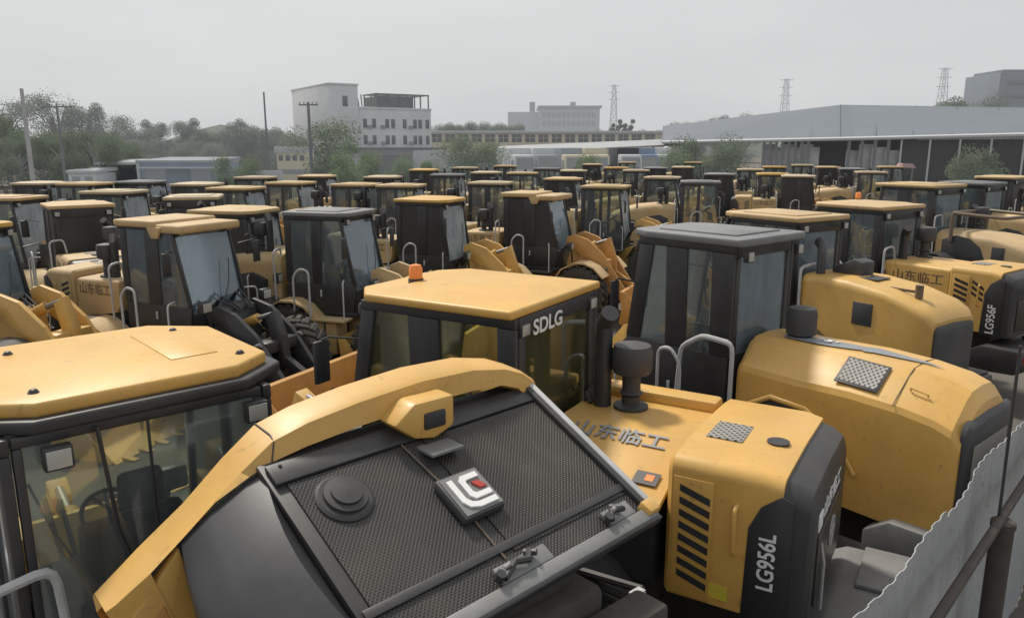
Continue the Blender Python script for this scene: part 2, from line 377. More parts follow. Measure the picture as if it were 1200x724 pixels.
def stack_and_cleaner(hood, ex, ey, cx, cy, zt, h1=.62, bent=True):
    b = MB(); b.tube([(ex, ey, zt - .1), (ex, ey, zt + h1 * .55), (ex - .0, ey + .0, zt + h1), (ex - .10, ey + .10, zt + h1 + .13)] if bent else [(ex, ey, zt - .1), (ex, ey, zt + h1)], .082, 14); b.build('exhaust_stack', 'black', hood)
    b = MB(); b.lathe([(.16, zt), (.16, zt + .03), (.085, zt + .05), (.085, zt + .12), (.11, zt + .15), (.085, zt + .17), (.085, zt + .32), (.165, zt + .34), (.185, zt + .38), (.185, zt + .55), (.165, zt + .60), (.06, zt + .62)], 22, 'z', (cx, cy, 0)); b.build('air_cleaner', 'dark', hood)
def decal_frame(side, x, z, y):   # text reading left to right on the +y / -y flank
    return frame((x, y, z), (-1, 0, 0) if side > 0 else (1, 0, 0), (0, 0, 1))
def hood_box(root, o):
    hm = o.get('hoodmat', 'yellow'); z1, z2 = o.get('hz1', 2.33), o.get('hz2', 2.45)
    if o.get('slope'):
        b = MB(); pf = [(-.76, 1.75), (-.76, z1 - .05), (-.71, z1), (.06, z1), (.12, z1 - .006), (.90, z1 - .28), (.93, z1 - .31), (.93, z1 - .34), (.10, z1 - .06), (-.70, z1 - .06), (-.70, 1.75)]
        b.prism(pf, -2.17, -.95, axis='x', bev=.008); h = b.build('hood', hm, root)
        b = MB(); b.prism([(.90, z1 - .33), (.91, z1 - .345), (.80, 1.35), (-.6, 1.35), (-.6, 1.9), (.1, 2.1)], -2.12, -1.0, axis='x'); b.build('side_panel', 'black', h)  # black fill stands in for the shade of the open engine bay
    else:
        b = MB(); b.rbox([(-.93, .72, z1 - .02, 1.9), (-1.0, .76, z1, 1.75), (-2.18, .76, z1 - .02, 1.55)], .07, 4)
        h = b.build('hood', hm, root)
    b = MB(); b.box(-2.1, -1.0, -.70, .70, 1.1, 1.9, .01); b.build('engine', 'chassis', h)
    b = MB(); b.rbox([(-2.2, .78, z2 - .03, 1.36), (-2.24, .82, z2, 1.34), (-2.9, .82, z2, 1.34), (-3.04, .81, z2 - .03, 1.34)], .11, 6)
    rh = b.build('rear_cover', hm, h)
    b = MB(); b.rbox([(-3.02, .80, z2 - .05, 1.3), (-3.14, .79, z2 - .08, 1.3), (-3.22, .76, z2 - .13, 1.3), (-3.25, .72, z2 - .2, 1.32)], .14, 6)
    for s in (-1, 1): b.prism([(-2.80, 1.305), (-3.12, 1.305), (-3.12, z2 - .16), (-3.04, z2 - .13), (-2.90, z2 - .24), (-2.82, z2 - .42)], *sorted((s * .815, s * .827)), bev=.004)
    g = b.build('rear_grille', 'black', h)
    b = MB(); b.box(-3.265, -3.245, -.56, .56, 1.40, 1.95, .006); b.build('radiator_mesh', 'darkpanel', g)
    # louvres
    for s in (-1, 1):
        b = MB(); y0, y1 = sorted((s * .822, s * .834)); b.prism([(-2.26, 1.36), (-2.56, 1.36), (-2.56, 2.31), (-2.26, 2.31)], y0, y1, bev=.003); lv = b.build('louvre', hm, h)
        b = MB()
        for k in range(8):
            zz = 1.45 + k * .098
            b.prism([(-2.31, zz + .065), (-2.54, zz - .01), (-2.54, zz + .045), (-2.31, zz + .118)], *sorted((s * .8345, s * .838)))
        b.build('louvre_slots', 'black', lv)
        rail_loop(h, [(-2.73, s * .82, 2.18), (-2.73, s * .87, 2.16), (-2.73, s * .87, 1.82), (-2.73, s * .82, 1.80)], .016, 'grab_handle', hm)
        b = MB(); b.box(-2.70, -2.50, *sorted((s * .8215, s * .8245)), 1.40, 1.52); b.build('warning_label', 'ydecal', h)
    b = MB(); b.box(-2.62, -2.34, -.05, .33, z2 + .003, z2 + .024, .004); b.build('top_vent', 'vent', h)
    b = MB(); b.lathe([(.085, z2 + .012), (.085, z2 + .028), (.065, z2 + .028)], 20, 'z', (-2.86, .18, 0)); b.build('filler_opening', 'black', h)
    return h
def hood_round(root, o):
    hm = o.get('hoodmat', 'yellow'); k = o.get('hscale', 1.0); zt = o.get('hz', 2.55)
    b = MB(); b.rbox([(-.95, .66, zt - .02, 1.5), (-1.02, .72, zt, 1.4), (-1.8, .82, zt + .01, 1.25), (-2.6, .86, zt - .06, 1.15), (-3.2, .86, zt - .20, 1.1), (-3.62, .83, zt - .36, 1.1), (-3.80, .80, zt - .52, 1.1), (-3.86, .76, zt - .66, 1.12)], .26, 8)
    h = b.build('hood', hm, root)
    b = MB(); b.rbox([(-3.80, .70, zt - .62, 1.16), (-3.88, .70, zt - .66, 1.16), (-3.905, .66, zt - .70, 1.18)], .12, 5); g = b.build('rear_grille', 'dark', h)
    b = MB(); b.box(-3.925, -3.90, -.5, .5, 1.28, 1.72, .005); b.build('radiator_mesh', 'vent', g)
    for s in (-1, 1):
        # arched side opening
        pts = [(-1.25, 1.5), (-1.25, 2.02), (-1.6, 2.16), (-2.0, 2.1), (-2.3, 1.9), (-2.45, 1.6), (-2.45, 1.5)]
        b = MB(); b.prism(pts, *sorted((s * .70, s * .858)), bev=.006); q = b.build('side_opening', 'black', h)
        b = MB(); b.box(-2.95, -2.62, *sorted((s * .862, s * .873)), 1.55, 1.95, .004); b.build('side_vent', 'glassd' if False else 'dark', h)
    return h
def make_loader(name_label, o):
    root = thing('wheel_loader', name_label, 'wheel loader')
    if 'cab' not in o.get('skip', ()):
        make_cab(root, o); make_roof(root, o)
        for s in (-1, 1):     # steps and tank beneath the door
            b = MB(); b.box(-.34, .70, *sorted((s * .62, s * 1.12)), .62, 1.28, .03); b.box(-.42, .95, *sorted((s * .805, s * 1.20)), 1.30, 1.345, .008); b.build('tank', 'chassis', root)
            b = MB()
            for zz in (.5, .8, 1.06): b.box(.0, .42, *sorted((s * 1.14, s * 1.32)), zz, zz + .03, .004)
            for xx in (-.02, .42): b.box(xx, xx + .03, *sorted((s * 1.125, s * 1.16)), .45, 1.3, .004)
            b.build('ladder', 'dark', root)
            rail_loop(root, [(-.30, s * 1.16, 1.34), (-.30, s * 1.16, 2.18), (-.12, s * 1.16, 2.34), (.10, s * 1.16, 2.30), (.10, s * 1.16, 1.34)], .024)
            rail_loop(root, [(.93, s * 1.14, 1.34), (.93, s * 1.14, 2.1), (.80, s * .86, 2.1)], .018)
            b = MB(); b.tube([(.82, s * .82, 2.95), (.98, s * 1.05, 3.0), (1.0, s * 1.12, 2.98)], .012, 6); b.box(.98, 1.02, *sorted((s * 1.04, s * 1.22)), 2.58, 2.98, .015); b.build('mirror', 'black', root)
    hs = o.get('hood', 'box')
    if hs == 'box': h = hood_box(root, o)
    elif hs == 'round': h = hood_round(root, o)
    else: h = None
    if h is not None:
        e = o.get('stack', (-1.35, -.42, -1.6, -.42)); stack_and_cleaner(h, *e, o.get('hz1', 2.33) if hs == 'box' else o.get('hz', 2.55), o.get('stackh', .62))
    rear = 'rear' not in o.get('skip', ())
    if rear:
        b = MB(); b.box(-3.2, .35, -.44, .44, .62, 1.25, .02); b.box(-.9, .6, -.5, .5, .8, 1.3, .02); b.cyl((-1.25, -.8, .79), (-1.25, .8, .79), .17); b.build('rear_frame', 'chassis', root)
        b = MB(); b.prism([(-3.0, .68), (-3.95, .74), (-4.05, .92), (-4.02, 1.16), (-3.3, 1.16), (-3.0, 1.0)], -1.02, 1.02, bev=.03); b.box(-3.95, -3.45, -1.0, -.3, 1.162, 1.20, .01); c = b.build('counterweight', o.get('cwmat', 'steel'), root)
        for s in (-1, 1):
            b = MB(); b.box(-4.06, -4.0, s * .85 - .1, s * .85 + .1, .95, 1.06, .01); b.build('tail_lamp', 'redlens', c)
        for s in (-1, 1):
            wheel(root, -1.25, s * 1.06)
            b = MB(); P = []
            ang = [R(a) for a in (22, 50, 80, 100, 130, 158)]
            P = [(-1.25 + .90 * math.cos(a), .79 + .90 * math.sin(a)) for a in ang] + [(-1.25 + .86 * math.cos(a), .79 + .86 * math.sin(a)) for a in ang[::-1]]
            b.prism(P, *sorted((s * .74, s * 1.34))); b.build('fender', o.get('fendermat', 'black'), root)
    if 'front' not in o.get('skip', ()):
        fm = o.get('boommat', 'yellow')
        b = MB(); b.prism([(.55, .7), (1.0, .62), (2.5, .66), (2.5, 1.15), (1.75, 1.35), (1.62, 1.95), (1.38, 2.02), (1.2, 1.4), (.6, 1.25)], -.38, .38, bev=.02); b.cyl((1.95, -.8, .79), (1.95, .8, .79), .17); b.build('front_frame', fm, root)
        for s in (-1, 1):
            wheel(root, 1.95, s * 1.06)
            b = MB(); ang = [R(a) for a in (35, 60, 80, 100, 130, 160)]
            P = [(1.95 + .92 * math.cos(a), .79 + .90 * math.sin(a)) for a in ang] + [(1.95 + .88 * math.cos(a), .79 + .86 * math.sin(a)) for a in ang[::-1]]
            b.prism(P, *sorted((s * .66, s * 1.32))); b.build('fender', o.get('fendermat', 'black'), root)
            b = MB(); b.tube([(1.5, s * .62, 1.6), (1.5, s * .75, 2.02)], .03, 6); b.box(1.42, 1.56, s * .78 - .12, s * .78 + .12, 1.95, 2.15, .03); hl = b.build('headlight', 'black', root)
            b = MB(); b.box(1.561, 1.575, s * .78 - .095, s * .78 + .095, 1.975, 2.125, .005); b.build('lens', 'lens', hl)
        b = MB()
        lift = o.get('lift', 0.0)
        zk = .88
        pr = [(1.28, 2.22), (1.50, 2.30), (1.95, 2.18), (2.45, 1.80), (2.95, 1.15), (3.42, .58), (3.40, .36), (3.2, .34), (2.75, .85), (2.30, 1.36), (1.9, 1.66), (1.45, 1.92), (1.28, 2.05)]; pr = [(x, z * zk) for x, z in pr]
        for s in (-1, 1): b.prism(pr, *sorted((s * .42, s * .52)), bev=.012)
        b.box(2.28, 2.62, -.42, .42, 1.25, 1.46, .03)
        b.build('boom', fm, root)
        b = MB(); b.prism([(x, z * zk) for x, z in [(2.30, 2.10), (2.50, 2.22), (2.68, 1.75), (2.75, 1.15), (2.55, 1.0), (2.45, 1.5)]], -.09, .09, bev=.012); b.prism([(2.62, 1.04), (3.3, .72), (3.32, .86), (2.66, 1.2)], -.07, .07, bev=.01); b.build('tilt_lever', fm, root)
        b = MB(); b.cyl((1.45, 0, 1.55), (2.05, 0, 1.78), .085); b.build('tilt_cylinder', fm, root)
        b = MB(); b.cyl((2.05, 0, 1.78), (2.40, 0, 1.88), .04); b.build('piston_rod', 'chrome', root)
        for s in (-1, 1):
            b = MB(); b.cyl((1.25, s * .58, .95), (2.1, s * .58, 1.28), .075); q = b.build('lift_cylinder', fm, root)
            b = MB(); b.cyl((2.1, s * .58, 1.28), (2.6, s * .55, 1.46), .038); b.build('piston_rod', 'chrome', q)
        b = MB()
        for k, yy in enumerate((-.2, -.12, .14, .22)):
            b.tube([(.75, yy, 1.45), (1.0, yy * 1.2, 1.85), (1.3, yy * 1.3, 2.08 + .04 * k), (1.6, yy * 1.1, 2.0), (1.75, yy * .8, 1.9)], .022, 6)
        b.build('hydraulic_hose', 'hose', root)
        b = MB(); hw = 1.42
        inner = [(3.32, .98), (3.38, .55), (3.30, .22), (3.45, .06), (3.9, .03), (4.55, .01)]
        outer = [(4.55, -.0), (3.9, -.0), (3.42, .0), (3.25, .18), (3.30, .55), (3.24, 1.0)]
        outer = [(4.55, .0 - .012), (3.9, .0), (3.42, .02), (3.24, .18), (3.31, .55), (3.24, 1.0)]
        b.prism(inner + outer, -hw, hw)
        for s in (-1, 1): b.prism([(3.26, 1.02), (3.42, .99), (4.5, .02), (3.44, .02), (3.25, .18), (3.32, .55)], *sorted((s * hw, s * (hw + .03))), bev=.006)
        for yy in (-1.2, -.8, -.4, 0, .4, .8, 1.2): b.prism([(4.5, .0), (4.75, .02), (4.5, .06)], yy - .06, yy + .06)
        b.prism([(3.20, .3), (3.24, .9), (3.08, .75), (3.1, .4)], -.12, -.04, bev=.01); b.prism([(3.20, .3), (3.24, .9), (3.08, .75), (3.1, .4)], .04, .12, bev=.01)
        for s in (-1, 1): b.prism([(3.24, .2), (3.28, .6), (3.12, .55), (3.12, .3)], s * .47 - .1, s * .47 + .1, bev=.01)
        b.build('bucket', o.get('bucketmat', fm), root)
    if h is not None:
        for s in (-1, 1): rail_loop(h, [(-.98, s * .84, 1.4), (-.98, s * .86, 2.62), (-1.0, s * .55, 2.66), (-1.02, s * .5, 2.35)], .022, 'guard_rail')
    return root, h
def put(root, x, y, az): root.location = (x, y, 0); root.rotation_euler = (0, 0, R(90 - az)); return root
def by_roof(root, u, v, az, zr, dx=0): 
    x, y = at(u, v, zr); return put(root, x, y, az)
# ------------------------------------------------------------------ the near machines
NEARPAINT = 'yellow_clean'
# C: the loader with the white lettering on its cab
optC = dict(slope=True, rearp=.16, frontp=.16, zr=3.40, roof='square', rx0=-.86, rx1=.95, ry=.86, roofmat='yellow_clean', hoodmat='yellow_clean', beacon=(.62, .20), glass='glassy', rglass='glassy', wglass='glassy', header=.15, hood='box', stack=(-1.16, -.30, -1.42, -.36), stackh=.78, cwmat='steel', lamps=True)
C, hC = make_loader('wheel loader with white letters above its rear cab window and black rear corner', optC)
put(C, -.30, 7.22, -59)
cabC = [c for c in C.children if c.name.startswith('cab')][0]
text_mesh('SDLG', .185, 'lettering', 'white', cabC, frame((-.868, .24, 3.19), (0, -1, 0), (0, 0, 1)), .004, 1.2)
text_mesh('山东临工', .20, 'lettering', 'greydecal', hC, frame((-1.56, .25, 2.292), (-1, 0, 0), (0, -.94, .34)), .003, 1.1)
def tri_logo(parent, m, s=.11, mt='red'):
    b = MB(); b.prism([(-s * .9, -s * .6), (-s * .2, s * .8), (0, s * .8), (s * .1, s * .1), (s * .9, -s * .6), (s * .4, -s * .6), (0, -.15 * s), (-s * .25, s * .2), (-s * .5, -s * .6)], 0, .003, axis='z', mtx=m); return b.build('emblem', mt, parent)
tri_logo(hC, frame((-1.04, .25, 2.292), (-1, 0, 0), (0, -.94, .34)), .09)
text_mesh('LG956L', .165, 'model_number', 'white', [c for c in hC.children if c.name.startswith('rear_grille')][0], frame((-2.965, .829, 1.80), (0, 0, 1), (1, 0, 0)), .003, .84)
gC = [c for c in hC.children if c.name.startswith('rear_grille')][0]
text_mesh('山东临工', .17, 'lettering', 'white', gC, frame((-3.254, -.02, 2.07), (0, -1, 0), (0, 0, 1)), .002, 1.15)
b = MB(); b.box(-3.262, -3.250, .44, .59, 2.0, 2.13, .003); b.build('emblem', 'white', gC)
b = MB()
b.lathe([(.125, .0), (.125, .006), (.105, .006), (.105, .0)], 28, 'z')
b.box(-.02, .02, -.105, .105, 0, .006); b.box(-.10, .10, -.012, .02, 0, .0055)
bmesh.ops.transform(b.bm, matrix=frame((-3.267, -.05, 1.74), (0, -1, 0), (0, 0, 1)), verts=b.bm.verts); b.build('round_emblem', 'rail', gC)
b = MB(); b.tube([(-3.26, .42, 1.85), (-3.29, .42, 1.7), (-3.29, .40, 1.3)], .012, 6); b.build('grille_handle', 'rail', gC)
b = MB(); b.box(-.10, .10, -.07, .07, 0, .006, 0, frame((-1.98, .66, 2.150), (-1, 0, 0), (0, -.94, .34))); q = b.build('warning_label', 'black', hC)
b = MB(); b.box(-.01, .06, -.03, .04, .0065, .009, 0, frame((-1.98, .66, 2.150), (-1, 0, 0), (0, -.94, .34))); b.build('warning_mark', 'beacon', hC)
# clamps and a small bracket between cab and cover
b = MB()
for k in range(6): b.tube([(-.94 - .02 * k, -.55 + .12 * (k % 3), 2.34), (-.96 - .02 * k, -.5 + .1 * (k % 3), 2.42), (-1.02 - .02 * k, -.45 + .1 * (k % 3), 2.35)], .022, 6)
b.build('hose_bundle', 'chassis', hC)
b = MB(); b.box(-2.15, -1.0, -.84, -.60, 2.30, 2.43, .04); b.build('side_duct', 'yellow_clean', hC)
# ---- slanted hood for D
def ztop_(y):
    P = [(0, .012), (.31, -.005), (.38, -.035), (.46, -.06), (.80, -.24), (.87, -.29)]; y = abs(y)
    for (a, za), (c, zc) in zip(P, P[1:]):
        if a <= y <= c: return za + (zc - za) * (y - a) / (c - a)
    return -.29
def hood_slant(root, o):
    hm = o.get('hoodmat', 'yellow'); secs = [(-.98, .74, 2.50, 1.3), (-1.05, .78, 2.52, 1.25), (-1.9, .86, 2.52, 1.15), (-2.6, .88, 2.53, 1.1), (-3.2, .87, 2.50, 1.08), (-3.6, .86, 2.45, 1.08), (-3.80, .85, 2.39, 1.08), (-3.90, .83, 2.28, 1.1)]
    rings = []
    for x, hw, zt, zb in secs:
        half = [(hw, zb), (hw + .01, zt - .44), (hw, zt - .34), (hw - .03, zt - .28), (hw - .09, zt - .24), (.46, zt - .06), (.38, zt - .035), (.31, zt - .005), (0, zt + .012)]
        rings.append([(x, y, z) for y, z in half] + [(x, -y, z) for y, z in half[:-1][::-1]])
    b = MB(); b.loft(rings); h = b.build('hood', hm, root, sharp=16)
    b = MB(); b.rbox([(-3.88, .79, 2.18, 1.12), (-3.93, .79, 2.16, 1.12), (-3.96, .75, 2.12, 1.16)], .12, 5); g = b.build('rear_grille', 'dark', h)
    b = MB(); b.box(-3.972, -3.955, -.56, .56, 1.22, 1.95, .005); b.build('radiator_mesh', 'vent', g)
    b = MB(); b.tube([(-3.15, y, ztop_(y) + 2.507) for y in (.87, .80, .60, .45, .33, 0, -.33, -.45, -.60, -.80, -.87)], .006, 4); b.build('panel_seam', 'black', h)
    for s in (-1, 1):
        b = MB(); b.prism([(-1.2, 1.35), (-1.2, 1.86), (-1.6, 2.02), (-2.1, 1.98), (-2.4, 1.84), (-2.6, 1.5), (-2.6, 1.35)], *sorted((s * .80, s * .898)), bev=.01); b.build('side_opening', 'dark', h)
        b = MB(); b.tube([(-1.2, s * .90, 1.84), (-1.6, s * .91, 2.01), (-2.1, s * .915, 1.98), (-2.5, s * .92, 1.80), (-2.8, s * .92, 1.46)], .03, 8); b.build('opening_trim', hm, h)
    # vent on the left shoulder
    A_ = Vector((0, .46, -.06)); B_ = Vector((0, .80, -.24)); d = (B_ - A_).normalized(); nrm = Vector((0, -d.z, d.y))
    def shoulder(x): 
        zt = 2.53 + (-2.6 - x) * (-.03 / .6) if x < -2.6 else 2.53
        return Vector((x, .63, zt - .150))
    m = frame(shoulder(-2.66) + nrm * .012, Vector((1, 0, .05)), d)
    b = MB(); b.box(-.27, .27, -.22, .19, -.004, .010, .004, m); fr = b.build('vent_frame', 'dark', h)
    b = MB(); b.box(-.24, .24, -.19, .16, .0105, .016, .0, m); b.build('shoulder_vent', 'vent', h)
    m = frame(Vector((-3.35, .64, 2.335)), Vector((1, 0, .12)), d); b = MB(); b.tube([m @ Vector(p) for p in ((-.1, 0, 0), (-.1, 0, .03), (.1, 0, .03), (.1, 0, 0))], .012, 6); b.build('latch_handle', hm, h)
    # grey stripe with the number
    def ztop(x): 
        P = [(-1.05, 2.52), (-1.9, 2.52), (-2.6, 2.53), (-3.2, 2.50), (-3.6, 2.45), (-3.80, 2.39)]
        for (a, za), (c, zc) in zip(P, P[1:]):
            if c <= x <= a: return za + (zc - za) * (a - x) / (a - c)
        return 2.0
    b = MB(); R0, R1 = [], []
    for k in range(50):
        t = k / 49; x = -1.35 - 2.05 * t; wd = .125 * math.sin(math.pi * min(1, t * 1.35 + .12)) ** .6 if t < .55 else .118 * (1 - (t - .55) / .45) + .004
        c = .16 - .10 * t
        for L_, y in ((R0, c + wd), (R1, c - wd)): L_.append((x, y, ztop(x) + .017 * (1 - abs(y) / .31) + .009))
    b.loft([R0, R1], cap=False, closed=False); b.build('stripe_decal', 'greydecal', h)
    text_mesh('956', .17, 'model_number', 'white', h, frame((-1.95, .10, 2.556), (-1, 0, 0), (0, -1, 0)), .006, 1.35)
    return h
optD = dict(sill=2.28, rearp=.34, frontp=.26, zr=3.58, roof='flat', header=.14, rx0=-1.02, rx1=.98, ry=.87, roofmat='greyroof', glass='glass', rglass='glass2', hood='none', hoodmat='yellow_clean', pillar=.36)
Dm, _ = make_loader('wheel loader with dusty flat grey roof, black cab and long sloping yellow hood', optD)
hD = hood_slant(Dm, optD); put(Dm, 2.45, 9.25, -41); Dm.scale = (.80, .78, 1.04)
b = MB(); b.lathe([(.15, 2.50), (.15, 2.54), (.20, 2.56), (.205, 2.78), (.18, 2.84), (.06, 2.86)], 24, 'z', (-1.50, .02, 0)); b.build('air_cleaner', 'dark', hD)
rail_loop(Dm, [(-1.05, 1.02, 1.4), (-1.05, 1.02, 2.50), (-.55, 1.02, 2.52), (-.2, 1.02, 2.35), (-.12, 1.02, 1.4)], .032)
# E: hood with side window opening
optE = dict(cwmat='black', zr=3.45, roof='flat', rx0=-1.0, rx1=1.05, roofmat='yellow_dusty', glass='glass', rglass='glass2', hood='none', hoodmat='yellow', beacon=None)
E_, _ = make_loader('wheel loader behind the grey-roofed one, square dark opening in its plain yellow hood', optE)
b = MB(); b.rbox([(-1.0, .66, 2.50, 1.2), (-1.06, .70, 2.52, 1.15), (-2.0, .74, 2.52, 1.1), (-2.8, .76, 2.44, 1.08), (-3.4, .76, 2.30, 1.08), (-3.62, .74, 2.2, 1.08), (-3.72, .70, 2.08, 1.1)], .13, 6); hE = b.build('hood', 'yellow', E_)
b = MB(); b.rbox([(-3.66, .66, 2.04, 1.12), (-3.745, .66, 2.02, 1.12), (-3.77, .62, 1.98, 1.14)], .10, 4); b.build('rear_grille', 'dark', hE)
for s in (-1, 1): b = MB(); b.box(-2.62, -2.22, *sorted((s * .745, s * .772)), 1.86, 2.22, .012); b.build('side_opening', 'dark', hE)
b = MB(); b.box(-2.35, -1.95, -.22, .25, 2.515, 2.535, .006); b.build('top_vent', 'dark', hE)
b = MB(); b.box(-3.15, -2.65, .28, .31, 2.43, 2.47, .004); b.cyl((-3.2, .30, 2.36), (-3.2, .30, 2.56), .07, seg=14); b.build('filler_pipe', 'brown', hE)
b = MB(); b.tube([(-1.25, .42, 2.45), (-1.25, .42, 2.86), (-1.18, .35, 2.98), (-1.0, .2, 3.02)], .085, 12); b.build('exhaust_stack', 'dark', hE)
b = MB(); b.prism([(-1.3, 2.52), (-1.95, 2.52), (-1.95, 2.76), (-1.75, 2.80), (-1.3, 2.62)], -.30, .12, bev=.03); b.build('air_box', 'dark', hE)
rail_loop(hE, [(-1.02, .73, 1.5), (-1.02, .75, 2.62), (-1.02, .3, 2.66)], .03)
put(E_, 5.0, 14.1, -33); E_.scale = (.86, .84, 1.02)
# F
optF = dict(cwmat='black', zr=3.42, roof='square', roofmat='yellow_dusty', hood='box', hoodmat='yellow', beacon=(.55, -.45), hz1=2.40, hz2=2.46, glass='glassd', rglass='glass', stack=(-1.1, .35, -1.2, -.3), stackh=.5)
F_, hF = make_loader('wheel loader with orange beacon on its roof and slanted black stripes on its hood', optF); hF.scale = (1.16, 1, 1); hF.location = (.12, 0, 0); put(F_, 7.6, 16.5, -33); F_.scale = (.92, .90, 1.03)
text_mesh('山东临工', .22, 'lettering', 'brown', hF, frame((-1.60, .762, 2.14), (-1, 0, 0), (0, 0, 1)), .002, 1.1)
tri_logo(hF, frame((-1.0, .762, 2.12), (-1, 0, 0), (0, 0, 1)), .11, 'brown')
for k in range(3):
    b = MB(); b.prism([(-2.60, 2.0 + k * .1), (-2.60, 2.05 + k * .1), (-2.80, 1.93 + k * .1), (-2.80, 1.88 + k * .1)], .8205, .8245); b.build('stripe_decal', 'black', hF)
gF = [c for c in hF.children if c.name.startswith('rear_grille')][0]
text_mesh('LG956F', .19, 'model_number', 'white', gF, frame((-2.97, .829, 1.6), (0, 0, 1), (1, 0, 0)), .003, .85)
# G : machine with a framed radiator guard, behind F at the right edge
optG = dict(cwmat='black', zr=3.45, roof='flat', rx1=1.1, roofmat='yellow_dusty', hood='round', hz=2.25, hoodmat='yellow_dusty', glass='glassd', rglass='glass2', stackh=.5)
G_, hG = make_loader('wheel loader with brown tube guard over its hood near the right edge', optG); put(G_, 12.3, 23.3, -32); G_.scale = (1, 1, 1.05)
rail_loop(hG, [(-1.5, .9, 2.0), (-1.5, .9, 2.75), (-1.5, -.9, 2.75), (-1.5, -.9, 2.0)], .055, 'tube_guard', 'brown'); rail_loop(hG, [(-1.5, .9, 2.75), (-2.9, .9, 2.70), (-2.9, -.9, 2.70), (-1.5, -.9, 2.75)], .045, 'tube_guard', 'brown')
# A: the cab at lower left
optA = dict(rt=.10, zr=3.40, roof='none', hood='none', skip=('rear',), glass='glass', rglass='glass', wglass='glass', sill=1.75, pillar=.10, front=.98, header=.06, rp=.05)
A_, _ = make_loader('wheel loader cab at the lower left with eight-sided yellow roof edged in black', dict(optA, skip=('rear', 'cab')))
cabA = make_cab(A_, optA)
oct_ = lambda e, f=.0: [(-.86 - e, -.62), (-.62, -.93 - e), (.52, -.93 - e), (.90 + e, -.55), (.90 + e, .60), (.62, .93 + e), (-.62, .93 + e), (-.86 - e, .62)]
b = MB(); b.prism(oct_(.05), 3.305, 3.375, axis='z', bev=.018, seg=3); roofA = b.build('roof', 'black', A_)
b = MB(); b.prism([(x * .97, y * .955) for x, y in oct_(.0)], 3.37, 3.45, axis='z', bev=.022, seg=3); b.build('roof_cap', 'yellow_clean', roofA)
b = MB(); b.box(-.40, .55, -.62, -.30, 3.448, 3.456, .003)
b.build('roof_hatch', 'yellow_clean', roofA)
for x, y in ((-.6, .55), (-.55, -.72), (.55, .5), (.5, -.6), (0, .75)):
    b = MB(); b.lathe([(.035, 3.449), (.02, 3.47), (.004, 3.475)], 8, 'z', (x, y, 0)); b.build('roof_bolt', 'black', roofA)
for s in (-1, 1): lamp(roofA, (-.93, s * (.66 if s < 0 else .52), 3.17), (-1, 0, 0), .078)
b = MB(); b.tube([(-.90, .30, 3.28), (-.92, .25, 2.7), (-.91, .12, 2.25)], .014, 6); b.tube([(-.90, .02, 3.26), (-.90, .02, 2.6)], .011, 6); b.build('wiper', 'black', cabA)
rail_loop(A_, [(-.98, 1.45, 1.6), (-.98, 1.45, 2.50), (-.98, .62, 2.62), (-.98, .55, 1.6)], .028)
A_.scale = (.84, .88, 1)
p0 = at(337, 429, 3.40)
def from_local(px, py, az, lx, ly):
    a = R(az); return (px + lx * math.sin(a) - ly * math.cos(a), py + lx * math.cos(a) + ly * math.sin(a))
xa, ya = from_local(*p0, -42, .76, .80); put(A_, xa, ya, -42)
# small rear stub so the cab of A stands on something
b = MB(); b.box(-1.1, .4, -.5, .5, .7, 1.33, .03); b.build('rear_frame', 'chassis', A_)
for s in (-1, 1): wheel(A_, -.62, s * 1.12)
# B: the raised rear cover with honeycomb grille
B_ = thing('wheel_loader', 'wheel loader with its rear cover raised, showing a honeycomb grille and a square badge', 'wheel loader')
pb = at(310, 545, 3.15); put(B_, pb[0], pb[1], -42)
W, Ln, z0, z1 = -1.90, -1.02, 3.15, 2.62
gx = Vector((Ln, 0, z1 - z0)); gy = Vector((.10, W, 0)); gn = gx.normalized().cross(gy.normalized()); 
if gn.z < 0: gn = -gn
def gp(s, t, h=0):   # s along slope, t across, h above the grille plane
    return Vector((0, 0, z0)) + gx * s + gy * t + gn * h
GF = frame((0, 0, z0), gy, -gx)     # grille frame: x across, y up the slope
LG = gx.length; WG = gy.length
def slab(s0, s1, t0, t1, h0, h1, name, m, par, bev=.004, skew=None):
    fm = GF
    b = MB(); b.box(t0 * WG, t1 * WG, -s1 * LG, -s0 * LG, h0, h1, bev, fm); return b.build(name, m, par)
